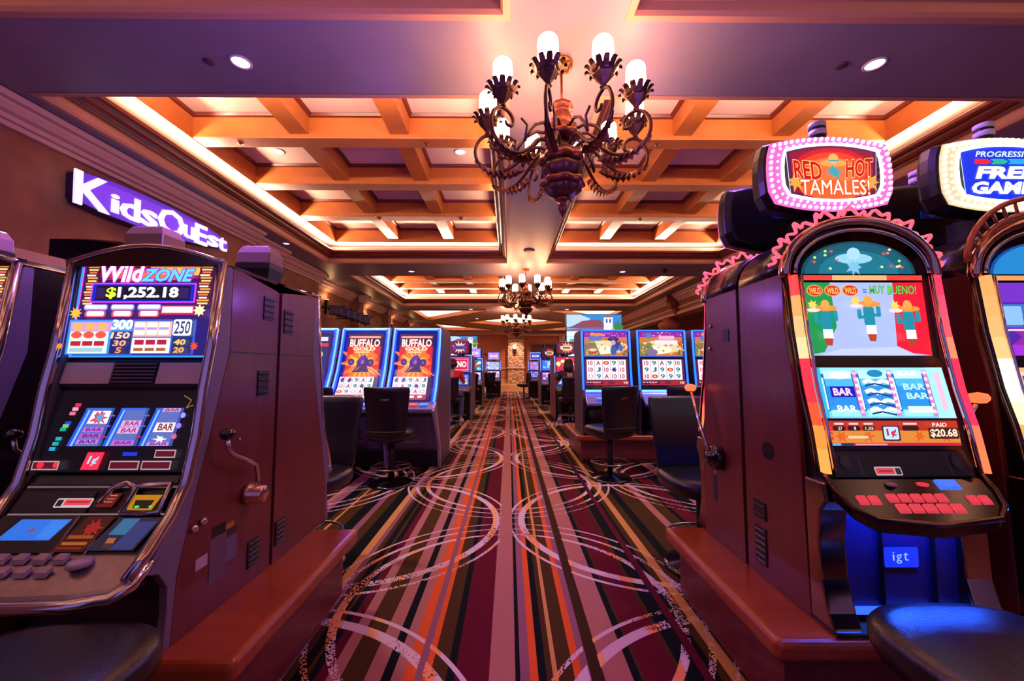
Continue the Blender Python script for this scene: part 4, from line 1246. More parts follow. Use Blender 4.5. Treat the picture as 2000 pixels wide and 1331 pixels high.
    for s in (-1, 1):
        x0, x1 = (.205, hw - .002) if s > 0 else (-hw + .002, -.205)
        leg = [(-.37, 0), (-.475, 0), (-.478, .015), (-.455, .06), (-.43, .16), (-.425, .30), (-.44, .40), (-.47, .44), (-.455, .50), (-.365, .50)]
        MB().prism(leg, x0, x1, smooth=False).build('chrome_leg', mat('mirror_bronze', '#9a7c6c', .16, 1.0), t, bevel=.012, seg=3)
    MB().prism([(-.37, 0), (-.49, 0), (-.49, .018), (-.37, .018)], -hw, hw).build('foot_plinth', M['gloss'], t, bevel=.006)
    MB().prism([(-.36, .045), (-.435, .045), (-.435, .055), (-.36, .055)], -.20, .20).build('kick_edge', mat('blue_led', '#2040ff', .4, emis=(.05, .2, 1), estr=.9), t)
    MB().prism([(-.47, .412), (-.49, .412), (-.49, .402), (-.47, .402)], -.19, .19).build('belly_light', mat('blue_led_strong', '#2040ff', .4, emis=(.02, .10, 1), estr=220), t)
    topper(t, kind)
    # handle on the right flank with a glowing ball
    h = MB().lathe([(.062, 0), (.062, .03), (.05, .045), (.03, .05), (.03, .07), (.001, .07)], (hw, -.20, .435), 20, axis='x').build('handle', M['gloss'], t)
    MB().tube([(hw + .05, -.20, .44), (hw + .06, -.25, .54), (hw + .065, -.36, .76)], [.011, .009, .007], 8).build('handle_arm', M['chrome'], h)
    MB().lathe([(.001, -.02), (.02, -.018), (.03, -.006), (.031, .004), (.024, .016), (.001, .022)], (hw + .065, -.37, .785), 16).build('handle_ball', mat('orange_ball', '#ff6030', .4, emis=(1, .16, .05), estr=1.5), h)
    return t
g_ = 'arched machines on the right plinth'
AM = arch_machine('nearest right arched slot machine under the red sign with pink bulbs', g_, 'red')
AM.location = (1.395, 1.865, .38)
lower_topper(dup(AM, (1.395, 1.885, .38), PI, 'rear arched slot machine, back to back with the one under the red sign', g_), .07)
AM2 = arch_machine('arched slot machine under the blue free games sign at the right picture edge', g_, 'blue')
AM2.location = (2.155, 1.865, .38)
lower_topper(dup(AM2, (2.155, 1.885, .38), PI, 'arched slot machine behind the free games one, its black sign back turned to us', g_), .07)
# ------------------------------------------------------------------ second row left: tall curved screens in blue neon frames
neon = mat('blue_neon', '#60a0ff', .4, emis=(.035, .17, 1.0), estr=3.4)
neon_core = mat('blue_neon_core', '#a0d0ff', .4, emis=(.08, .28, 1.0), estr=2.8)
def sym(p, ch, x0, y0, x1, y1):
    c = {'J': '#187078', '9': '#107880', '10': '#a01858', 'A': '#a02868', 'Q': '#304890', 'K': '#903060'}.get(ch)
    if c: p.text(ch, x0 + (x1 - x0) * .2, y0 + (y1 - y0) * .15, x1 - (x1 - x0) * .2, y1 - (y1 - y0) * .15, c, 0, .03)
    elif ch == 'o': p.ell((x0 + x1) / 2, (y0 + y1) / 2, (x1 - x0) * .38, (y1 - y0) * .36, '#b8b0c0').ell((x0 + x1) / 2, (y0 + y1) / 2, (x1 - x0) * .2, (y1 - y0) * .2, '#f0e8f0')
    elif ch == 'b': p.star((x0 + x1) / 2, (y0 + y1) / 2, (x1 - x0) * .42, (x1 - x0) * .22, 6, '#402878', jit=.5)
    elif ch == 'r': p.ell((x0 + x1) / 2, (y0 + y1) / 2, (x1 - x0) * .4, (y1 - y0) * .3, '#c03028').ell((x0 + x1) / 2, (y0 + y1) * .5, (x1 - x0) * .2, (y1 - y0) * .15, '#f0c060')

def neon_machine(label, group, kind):
    t = thing('curved_screen_machine', label, 'slot machine', group=group)
    hw = .335
    # profile (y, z): foot at y -.70, nose at -1.28
    face = [(-.70, 1.79), (-.76, 1.55), (-.86, 1.25), (-.98, 1.02), (-1.12, .86)]
    core = [(-.66, 1.79)] + [(y + .01, z) for y, z in face[1:]] + [(-1.28, .785), (-1.28, .74), (-1.18, .70), (-.98, .26), (-.94, .24), (-.80, .22), (-.76, .0), (-.02, 0), (-.02, 1.70), (-.08, 1.79)]
    MB().prism(core, -hw + .03, hw - .03).build('cabinet', mat('slate_panel', '#4a4250', .5), t)
    for s in (-1, 1):
        x0, x1 = (hw - .03, hw) if s > 0 else (-hw, -hw + .03)
        side = [(-.70, 1.80), (-.77, 1.55), (-.87, 1.25), (-.99, 1.02), (-1.13, .87), (-1.10, .80), (-.86, .30), (-.78, 0), (0, 0), (0, 1.72), (-.08, 1.80)]
        MB().prism(side, x0, x1).build('side_panel', mat('violet_grey_panel', '#5a4a68', .45, .2), t, bevel=.004)
        br = [(-1.27, .80), (-1.13, .86), (-1.08, .74), (-.83, .30), (-.75, .0), (-.81, .0), (-.90, .30), (-1.29, .76)]
        MB().prism(br, x0 - .004 * (s < 0), x1 + .004 * (s > 0)).build('silver_bracket', M['silver'], t, bevel=.003)
        MB().prism([(-.04, 1.7), (-.02, 1.7), (-.005, .05), (-.06, .05)], x1 - .002 if s > 0 else x0 - .006, x1 + .006 if s > 0 else x0 + .002).build('edge_strip', M['silver'], t)
        xs = s * (hw - .032)
        P = [(y - .022, z) for y, z in face]
        MB().tube([(xs, y, z) for y, z in P], .014, 8).build('neon_tube', neon, t)
        MB().tube([(s * (hw - .055), y - .012, z) for y, z in P], .012, 6).build('neon_tube', mat('blue_neon_halo', '#1020a0', .4, emis=(.01, .05, .9), estr=2.0), t)  # inner glowing tube is added as the blue halo of the neon
    MB().tube([(-hw + .03, -.722, 1.79), (hw - .03, -.722, 1.79)], .014, 8).build('neon_tube', neon_core, t)
    MB().box(-hw, hw, -.70, -.08, 1.785, 1.81).build('top_cover', M['black'], t, bevel=.006)
    # curved portrait screen, drawn in four bands that follow the face
    g = MB(); strip_between(g, [(y - .004, z) for y, z in face], -.285, .285, .02); scr = g.build('screen_glass', mat('blue_glass', '#0a1060', .15, emis=(.02, .03, .45), estr=.35), t)
    F = (545, 268, 815, 700)                                   # crop coordinates of the right machine
    P0 = Pic(F, (-.25, 0, 0), (.25, 0, 0), (-.25, 0, 1))
    prof = []
    tot = [0]
    for a, b in zip(face[:-1], face[1:]): tot.append(tot[-1] + math.hypot(b[0] - a[0], b[1] - a[1]))
    class CP(Pic):
        def P(s, x, y):
            u = (x - F[0]) / (F[2] - F[0]); v = (y - F[1]) / (F[3] - F[1]); d = v * tot[-1]
            for i in range(len(face) - 1):
                if d <= tot[i + 1] or i == len(face) - 2: break
            a, b = face[i], face[i + 1]; w = (d - tot[i]) / (tot[i + 1] - tot[i])
            dy, dz_ = b[0] - a[0], b[1] - a[1]; L = math.hypot(dy, dz_)
            ny, nz = dz_ / L, -dy / L
            if ny > 0: ny, nz = -ny, -nz
            h = .007 + s.lay * s.k
            return Vector((-.25 + .5 * u, a[0] + dy * w + ny * h, a[1] + dz_ * w + nz * h))
        def rect(s, x0, y0, x1, y1, c, same=False):
            if not same: s.k += 1
            n = max(1, int(abs(y1 - y0) / 22))
            for i in range(n):
                a = y0 + (y1 - y0) * i / n; b = y0 + (y1 - y0) * (i + 1) / n
                s.poly([(x0, a), (x1, a), (x1, b), (x0, b)], c, True)
            return s
    p = CP(F, (0, 0, 0), (1, 0, 0), (0, 0, 1))
    p.rect(555, 295, 805, 695, '#18104c')
    p.line([(655, 268), (670, 274), (690, 268)], 3, '#c0a0c0')
    if kind == 'gold':
        p.rect(565, 305, 795, 365, '#1c1030').rect(562, 308, 790, 322, '#c86868').rect(572, 311, 782, 318, '#f0b8a8')
        p.rect(562, 370, 795, 548, '#e02818').star(675, 470, 150, 80, 14, '#f07020', jit=.4).star(675, 475, 105, 55, 12, '#f8b040', jit=.4).star(675, 500, 60, 34, 10, '#f8dc90', jit=.4)
        p.poly([(562, 370), (640, 370), (562, 440)], '#d01020').poly([(795, 370), (720, 370), (795, 440)], '#d01020')
        p.text('BUFFALO', 572, 328, 785, 372, '#f4ece8', 0, .03, outline='#c03020', ow=.04)
        p.text('GOLD', 600, 374, 758, 396, '#ffe8c0', 0, .05, outline='#b82810', ow=.05).rect(618, 400, 718, 408, '#f0c8a0')
        p.poly([(690, 420), (720, 450), (716, 490), (735, 520), (610, 522), (640, 490), (640, 455), (660, 430)], '#402070').ell(676, 452, 20, 26, '#5030a0').ell(600, 462, 22, 20, '#38206c').ell(735, 466, 24, 22, '#40246c').poly([(622, 522), (690, 480), (730, 520)], '#201858').ell(680, 462, 10, 12, '#a86080').star(600, 462, 12, 6, 6, '#7048b0').star(735, 466, 12, 6, 6, '#8050b8')
        p.rect(545, 550, 780, 662, '#e8dce4')
        rows = ['obQAJ', 'bA9r9', '9QbAo'] if False else ['bb9AJ', 'oA9b9', 'r9oAo']
        for j in range(3):
            for i in range(5):
                x = 545 + i * 47; y = 551 + j * 37
                sym(p, {'0': '10'}.get(rows[j][i], rows[j][i]), x, y, x + 46, y + 36)
        for i in range(1, 5): p.rect(544 + i * 47, 550, 546 + i * 47, 662, '#806888')
        p.rect(545, 664, 790, 700, '#a81048').rect(545, 690, 790, 700, '#701038')
        for i in range(4): p.rrect(575 + i * 52, 672, 605 + i * 52, 686, 4, '#f0e0e8')
    else:
        p.rect(565, 305, 795, 345, '#18306c').text('7.33', 600, 310, 700, 340, '#f4f4ff', .2, .03).rect(720, 315, 780, 338, '#e0d8f0').rect(570, 350, 790, 372, '#c03848')
        p.rect(562, 376, 795, 660, '#10286c').ell(700, 420, 60, 36, '#f0d0c8').ell(650, 440, 40, 30, '#e8c0c0').ell(690, 450, 34, 22, '#f0e0d8').star(690, 520, 60, 34, 9, '#208848', jit=.4).star(680, 580, 54, 30, 9, '#38b068', jit=.4).ell(690, 620, 70, 32, '#f4e8f4').ell(690, 620, 40, 20, '#302070')
        p.rect(545, 664, 790, 700, '#3020a0')
    p.build('curved_screen', t, 1.25)
    # button deck and belly
    dk = MB().prism([(-1.12, .862), (-1.275, .79), (-1.275, .765), (-1.12, .80)], -hw + .03, hw - .03).build('button_deck', mat('deck_violet', '#8078a0', .3, .5), t, bevel=.004)
    for x, w, c, nm in ((.07, .045, (1, .06, .04), 'deck_red'), (.19, .05, (.02, .22, 1), 'deck_blue'), (-.17, .05, (1, .06, .04), 'deck_red'), (-.05, .05, (.02, .22, 1), 'deck_blue')):
        MB().box(x - w, x + w, -1.24, -1.17, .825, .845).build('deck_button', mat(nm, '#808080', .3, emis=c, estr=1.4), dk, bevel=.006)
    MB().box(-hw + .03, hw - .03, -1.285, -1.255, .745, .79).build('deck_nose', M['steel'], t, bevel=.006)
    q = panel_pic((0, 0, 100, 100), -.28, .28, (-1.19, .70), (-.985, .265), .003)
    q.rect(2, 2, 98, 98, '#5a4e60').rect(2, 48, 98, 49, '#3a323e')
    q.text('aristocrat', 28, 72, 70, 81, '#b0a0b4', 0, .01).poly([(44, 70), (49, 64), (54, 70), (49, 68)], '#b0a0b4')
    q.ell(80, 20, 1.5, 2, '#181418')
    q.build('belly_panel', t, printed=True)
    MB().box(-hw + .035, hw - .035, -.80, -.76, 0.0, .20).build('kick_base', M['black'], t)
    return t
g_ = 'curved screen machines in blue neon frames'
NM = neon_machine('blue neon framed machine with an orange curved screen, nearest the aisle', g_, 'gold')
YN = 6.05
NM.location = (-1.22, YN, 0)
dup(NM, (-1.905, YN, 0), 0, 'blue neon framed machine with an orange curved screen, second from the aisle', g_)
NM3 = neon_machine('blue neon framed machine with a blue green screen, partly behind the mahogany machine', g_, 'blue')
NM3.location = (-2.59, YN, 0)

# ------------------------------------------------------------------ second row right: twin screen machines
def twin_machine(label, group, kind):
    t = thing('twin_screen_machine', label, 'slot machine', group=group)
    hw = .335
    core = [(-.56, 1.40), (-.585, 1.02), (-.62, .66), (-.64, .54), (-.79, .43), (-.80, .37), (-.70, .34), (-.62, .05), (-.62, 0), (-.02, 0), (-.02, 1.36), (-.1, 1.40)]
    MB().prism(core, -hw + .025, hw - .025).build('cabinet', M['gloss'], t)
    for s in (-1, 1):
        x0, x1 = (hw - .026, hw) if s > 0 else (-hw, -hw + .026)
        MB().prism([(-.57, 1.41), (-.60, 1.02), (-.66, .58), (-.70, .50), (-.66, .36), (-.63, 0), (0, 0), (0, 1.38), (-.1, 1.41)], x0, x1).build('side_panel', mat('grey_violet_side', '#4c4450', .45, .3), t, bevel=.004)
        MB().tube([(s * (hw - .012), y, z) for y, z in ((-.578, 1.40), (-.608, 1.02), (-.66, .60))], .014, 8).build('blue_edge', mat('blue_edge', '#2050ff', .4, emis=(.02, .14, 1.0), estr=2.2), t)
    MB().box(-hw + .02, hw - .02, -.59, -.56, 1.395, 1.41).build('top_rail', mat('blue_edge', '#2050ff'), t)
    # upper picture
    F = (520, 230, 830, 395)
    p = panel_pic(F, -.30, .30, (-.565, 1.39), (-.588, 1.04), .006)
    p.rect(520, 230, 830, 395, '#1040c0').rect(525, 235, 825, 390, '#c87838').rect(525, 235, 825, 268, '#9020a0').ell(680, 330, 150, 42, '#f0d0a0').ell(640, 350, 110, 28, '#f8ecd0').poly([(525, 310), (600, 300), (640, 390), (525, 390)], '#708048')
    rnd = random.Random(len(label))
    for i in range(34):
        x = 540 + rnd.random() * 270; y = 280 + rnd.random() * 100
        p.star(x, y, 6 + rnd.random() * 12, 3 + rnd.random() * 5, 7, ['#e8a848', '#a85828', '#f4d8a0', '#b83828', '#688838', '#f0c078'][i % 6], jit=.5, sy=.6)
    for i in range(26):
        x = 530 + rnd.random() * 290; y = 238 + rnd.random() * 26
        p.ell(x, y, 5, 3, ['#f060c0', '#f0c0f0', '#6060f0', '#f09040'][i % 4], 8)
    for i in range(16):
        x = 530 + rnd.random() * 60; y = 330 + rnd.random() * 56
        p.star(x, y, 9, 5, 6, ['#208038', '#70a038', '#c02838', '#e0a030'][i % 4], jit=.4)
        p.star(790 + rnd.random() * 34, 300 + rnd.random() * 86, 9, 5, 6, ['#e0a030', '#c04028', '#408038', '#802858'][i % 4], jit=.4)
    if kind == 'a':
        p.star(745, 320, 40, 24, 9, '#403878', jit=.5).ell(722, 284, 40, 14, '#302858').ell(722, 276, 16, 12, '#483880').ell(722, 306, 16, 16, '#d0a0c0').ell(722, 356, 22, 30, '#3858a0').ell(772, 340, 16, 22, '#4068b0')
        p.rrect(560, 246, 650, 262, 5, '#f09030').rrect(548, 266, 640, 292, 8, '#4878c0').ell(578, 360, 34, 20, '#c04838').ell(578, 352, 28, 10, '#f0c0a0')
    else:
        p.rrect(560, 244, 600, 276, 8, '#4878c0').rrect(620, 290, 780, 318, 8, '#f4e0e8').rrect(650, 262, 760, 286, 6, '#f0b0d0').ell(600, 366, 40, 20, '#8068a0')
    p.build('upper_screen', t, 1.2)
    MB().box(-.31, .31, -.598, -.58, 1.015, 1.036).build('screen_divider', M['black'], t)
    F = (545, 410, 840, 572)
    p = panel_pic(F, -.30, .30, (-.590, 1.012), (-.625, .655), .006)
    p.rect(545, 410, 840, 572, '#101c70').rect(550, 412, 835, 540, '#601828').rect(562, 414, 822, 536, '#f4ecf0')
    rows = ['09A90', '9J9r9', '0r999'] if kind == 'b' else ['0Ar90', '0J0b0', 'o9A00']
    for j in range(3):
        for i in range(5):
            sym(p, {'0': '10'}.get(rows[j][i], rows[j][i]), 562 + i * 52, 414 + j * 41, 612 + i * 52, 454 + j * 41)
    for i in range(1, 5): p.rect(559 + i * 52, 412, 564 + i * 52, 538, '#c0a0b0')
    p.rect(548, 542, 838, 568, '#a82018').rect(548, 546, 600, 566, '#302040').rect(640, 546, 668, 562, '#302040').rect(700, 546, 740, 562, '#602030').text('9.00', 800, 546, 828, 562, '#f0d0a0', 0, .02)
    for i in range(5): p.rect(556 + i * 20, 550, 570 + i * 20, 554, '#e0d0d8')
    p.build('reel_screen', t, 1.3)
    dk = MB().prism([(-.63, .60), (-.66, .545), (-.80, .435), (-.80, .40), (-.63, .45)], -hw + .03, hw - .03).build('button_deck', mat('blue_steel_deck', '#9090c8', .3, .6), t, bevel=.006)
    MB().lathe([(.05, 0), (.05, .012), (.04, .02), (.001, .02)], (-.12, -.735, .485), 16).build('spin_button', mat('deck_blue', '#2060ff', .3, emis=(.02, .25, 1), estr=1.4), dk)
    MB().lathe([(.03, 0), (.03, .012), (.001, .012)], (.14, -.735, .485), 16).build('deck_button', mat('deck_blue', '#2060ff'), dk)
    MB().box(-.29, .29, -.655, -.640, .575, .60).build('light_bar', mat('blue_bar', '#2050ff', .4, emis=(.03, .12, 1.0), estr=9), t)
    MB().box(-.06, .06, -.66, -.63, .10, .16).build('belly_lamp', mat('blue_led', '#2040ff'), t, bevel=.01)
    return t
g_ = 'twin screen machines on the second right plinth'
TM = twin_machine('twin screen machine nearest the aisle on the second right plinth', g_, 'a')
YT = 5.98
TM.location = (1.315, YT, .38)
TM2 = twin_machine('second twin screen machine from the aisle on the second right plinth', g_, 'b')
TM2.location = (2.07, YT, .38)
dup(TM, (2.825, YT, .38), 0, 'third twin screen machine, cut by the mahogany machine side on the right', g_)

# ------------------------------------------------------------------ farther rows: upright machines with toppers
def upright_machine(label, group, a, b, c, word=None, side=None):
    """a topper colours, b upper screen colours, c lower screen colours"""
    t = thing('upright_slot_machine', label, 'slot machine', group=group)
    hw = .32
    core = [(-.48, 1.56), (-.52, 1.15), (-.56, .82), (-.76, .70), (-.76, .64), (-.60, .60), (-.54, .08), (-.54, 0), (-.02, 0), (-.02, 1.50), (-.1, 1.56)]
    MB().prism(core, -hw + .02, hw - .02).build('cabinet', M['black'], t)
    for s in (-1, 1):
        x0, x1 = (hw - .022, hw) if s > 0 else (-hw, -hw + .022)
        MB().prism([(-.49, 1.57), (-.53, 1.15), (-.58, .84), (-.66, .76), (-.58, .60), (-.56, 0), (0, 0), (0, 1.52), (-.1, 1.57)], x0, x1).build('side_panel', side or M['greytrim'], t, bevel=.003)
        MB().tube([(s * (hw - .01), y, z) for y, z in ((-.50, 1.56), (-.54, 1.15))], .012, 6).build('edge_light', mat('violet_edge', '#6080ff', .4, emis=(.18, .30, 1), estr=1.6), t)
    p = Pic((0, 0, 100, 64), (-.24, -.40, 1.93), (.24, -.40, 1.93), (-.24, -.40, 1.62))
    p.rect(0, 0, 100, 64, a[0]).rect(5, 6, 95, 58, a[1]).star(50, 32, 34, 18, 11, a[2], jit=.4).rrect(18, 22, 82, 42, 8, a[3]).rrect(30, 28, 70, 36, 4, a[1])
    p.build('topper_sign', t, 1.15, back=.09)
    MB().box(-.05, .05, -.37, -.29, 1.55, 1.65).build('topper_stem', M['black'], t)
    p = panel_pic((0, 0, 100, 66), -.27, .27, (-.484, 1.53), (-.522, 1.17), .006)
    p.rect(0, 0, 100, 66, b[0]).rect(4, 4, 96, 62, b[1])
    if word: p.frame(8, 8, 92, 58, 2, '#ffd0d8').text(word, 14, 18, 86, 46, '#fff0f0', 0, .04)
    else:
        rnd = random.Random(len(label) * 3)
        for i in range(16): p.ell(8 + rnd.random() * 84, 10 + rnd.random() * 46, 4 + rnd.random() * 9, 3 + rnd.random() * 7, b[2 + i % 3], 10)
    p.build('upper_screen', t, 1.2)
    p = panel_pic((0, 0, 100, 66), -.27, .27, (-.524, 1.12), (-.556, .84), .006)
    p.rect(0, 0, 100, 66, c[0]).rect(4, 4, 96, 62, c[1])
    for i in range(5):
        for j in range(3): p.rrect(8 + i * 17.5, 8 + j * 18, 22 + i * 17.5, 22 + j * 18, 3, c[2 + (i * 2 + j) % 3])
    p.build('lower_screen', t, 1.2)
    dk = MB().prism([(-.57, .83), (-.75, .71), (-.75, .69), (-.57, .78)], -.29, .29).build('button_deck', M['greytrim'], t)
    for i in range(4): MB().box(-.2 + i * .11, -.13 + i * .11, -.70, -.66, .735, .755).build('button', mat('pale_key', '#c0a0d0', .4, emis=(.5, .3, 1), estr=.5), dk)
    MB().box(-.2, .2, -.572, -.55, .12, .14).build('chrome_strip', M['chrome'], t)
    return t
VI = ['#8080ff', '#b0a0f0', '#d060c0', '#f0e8ff']
SC1 = ['#4058e0', '#a0b8f0', '#f0d0f0', '#60c8a0', '#f0a8c8']
SC2 = ['#3040c0', '#e8d0f0', '#c02850', '#4060d0', '#f0f0ff']
far = 'upright machines in the far rows'
RD = ['#401018', '#801020', '#f0d0b0', '#3050a0']
UM = upright_machine('keno machine with a red sign screen in front of the man in red', far, RD, ['#4080f0', '#d01838', '#fff', '#fff', '#fff'], ['#2038a0', '#4858c0', '#a0b0f0', '#f0d0a0', '#8090e0'], 'KENO')
UM.location = (-1.24, 10.35, 0)
UM4 = upright_machine('fourth row upright machine on the left with violet sign and green red screen', far, VI, ['#4080d0', '#207060', '#f04868', '#60d0f0', '#f0f0f0'], SC2)
UM4.location = (-1.22, 14.2, 0)
UM5 = upright_machine('fifth row upright machine on the left beside the stone pier view, violet sign', far, VI, SC1, SC2)
UM5.location = (-.67, 17.8, 0)
dup(UM5, (-1.40, 17.8, 0), 0, 'fifth row upright machine on the left, second from the aisle', far)
BL = ['#b0c0ff', '#1830d0', '#1830d0', '#e0f0ff']
UR5 = upright_machine('fifth row upright machine on the right with a plain blue sign', far, BL, ['#5060d0', '#a070d0', '#f0b0e0', '#e06090', '#80a0f0'], ['#3030a0', '#3848c8', '#a0b0ff', '#d0b0f0', '#5060e0'])
UR5.location = (1.16, 17.8, 0)
UR4 = upright_machine('fourth row upright machine on the right with an orange flower sign', far, ['#202060', '#181038', '#e06838', '#f0c8a0'], ['#2050d0', '#2878e0', '#80c8f0', '#b0d8ff', '#4090e8'], ['#7040a0', '#a060d0', '#f0b0a0', '#6050d0', '#f0d0f0'])
UR4.location = (1.40, 14.2, 0)
UR3 = upright_machine('third row upright machine on the right with a red and yellow screen', far, ['#401818', '#702020', '#f0a070', '#f0d8b0'], ['#d02040', '#d02848', '#f0d040', '#60b0b0', '#f0f0a0'], ['#2050a0', '#3070c0', '#b0c0a0', '#80a0e0', '#d0d0f0'], side=mat('rose_side', '#8a5058', .5))
UR3.location = (1.46, 10.5, 0)
dup(UR3, (2.14, 10.5, 0), 0, 'third row upright machine on the right, second from the aisle, mostly behind the twin screens', far)
for o, x, y, lb in ((UM, -1.24, 10.37, 'upright machine back to back with the keno machine'), (UM4, -1.22, 14.22, 'upright machine back to back with the fourth row left one'), (UR3, 1.46, 10.52, 'upright machine back to back with the third row right one'), (UR4, 1.40, 14.22, 'upright machine back to back with the fourth row right one')):
    dup(o, (x, y, 0), PI, lb, far)

# ------------------------------------------------------------------ casino chairs
def sq(cx, cy, z, a, b, n=24, e=3.2):
    out = []
    for i in range(n):
        t = 2 * PI * i / n; c, s = math.cos(t), math.sin(t)
        out.append((cx + a * math.copysign(abs(c) ** (2 / e), c), cy + b * math.copysign(abs(s) ** (2 / e), s), z))
    return out
def make_chair(label, group):
    t = thing('casino_chair', label, 'chair', group=group)
    MB().lathe([(.245, 0), (.245, .012), (.22, .025), (.05, .045), (.035, .06)], n=32).build('base_disc', M['gloss'], t)
    MB().lathe([(.032, .045), (.032, .50)], n=18).build('pole', M['black'], t)
    fr = MB(); fr.tube([(.215 * math.cos(2 * PI * i / 32), .215 * math.sin(2 * PI * i / 32), .19) for i in range(32)], .010, 8, closed=True)
    for k in range(3):
        a = 2 * PI * k / 3 + .5; fr.tube([(.03 * math.cos(a), .03 * math.sin(a), .19), (.21 * math.cos(a), .21 * math.sin(a), .19)], .007, 6)
    fr.build('foot_ring', mat('worn_chrome', '#8a7a70', .25, .9), t)
    MB().loft([sq(0, .02, .455, .12, .12), sq(0, .02, .485, .17, .17)], smooth=False).build('seat_plate', M['black'], t)
    MB().loft([sq(0, .02, .485, .20, .20), sq(0, .02, .497, .235, .235), sq(0, .02, .53, .252, .25), sq(0, .02, .57, .252, .25), sq(0, .02, .59, .238, .236), sq(0, .02, .60, .20, .20), sq(0, .02, .597, .1, .1)]).build('seat', M['leather'], t)
    # backrest: flaring upwards, slightly wrapped
    rings = []
    for z, w, y, th in ((.53, .17, -.215, .03), (.56, .195, -.222, .05), (.62, .208, -.228, .058), (.75, .220, -.240, .058), (.90, .234, -.256, .054), (1.02, .246, -.272, .050), (1.055, .246, -.277, .044), (1.068, .236, -.279, .028), (1.072, .22, -.280, .012)):
        ring = []
        for i in range(24):
            a = 2 * PI * i / 24; c, s = math.cos(a), math.sin(a)
            x = w * math.copysign(abs(c) ** .5, c); yy = th * .5 * math.copysign(abs(s) ** .6, s)
            ring.append((x, y + yy + .05 * (x / .25) ** 2, z))
        rings.append(ring)
    b = MB().loft(rings).build('backrest', M['leather'], t)
    MB().box(-.045, .045, -.294, -.275, .925, .945).build('handle_slot', mat('worn_chrome', '#8a7a70'), b, bevel=.004)
    MB().tube([(x, -.225 - .03 + .05 * (x / .25) ** 2, .60) for x in [-.2 + .4 * i / 10 for i in range(11)]], .004, 6).build('piping', mat('worn_brown', '#4a3428', .5), b)
    return t
gc = 'black leather casino chairs'
CH = make_chair('black chair seat at the bottom left, before the nearest left machine', gc)
CH.location = (-1.115, .89, 0)
def chair(x, y, rz, lb): return dup(CH, (x, y, 0), rz, lb, gc)
chair(1.22, .955, 0, 'black chair seat lit blue at the bottom right, before the arched machine').__setitem__('label', 'blue lit black chair seat at the bottom right before the arched machine')
chair(-1.32, 2.70, PI - .12, 'black chair facing us behind the mahogany machine on the left')
chair(1.25, 2.645, PI + .05, 'black chair facing us behind the arched machine on the right, beside the ball handle')
chair(-1.30, 4.50, 0, 'black chair in front of the neon machine nearest the aisle, back towards us')
chair(-1.98, 4.55, -.45, 'black swivelled chair before the second neon machine, behind the left leather back')
chair(1.175, 4.70, .35, 'black swivelled chair before the twin screen machine nearest the aisle')
chair(2.02, 4.72, 0, 'black chair before the second twin screen machine, mostly behind the right leather back')
chair(-1.35, 9.10, 0, 'black chair under the man in the red shirt')
chair(1.42, 9.25, .1, 'black chair under the seated person with dark hair')
chair(-1.22, 13.1, 0, 'black chair before the fourth row machine on the left')
chair(1.50, 13.1, 0, 'black chair before the fourth row machine on the right')
chair(-.78, 16.5, 0, 'black chair before the fifth row machine on the left')
chair(.62, 16.7, 1.9, 'black chair turned sideways at the fifth row on the right, by the aisle end')
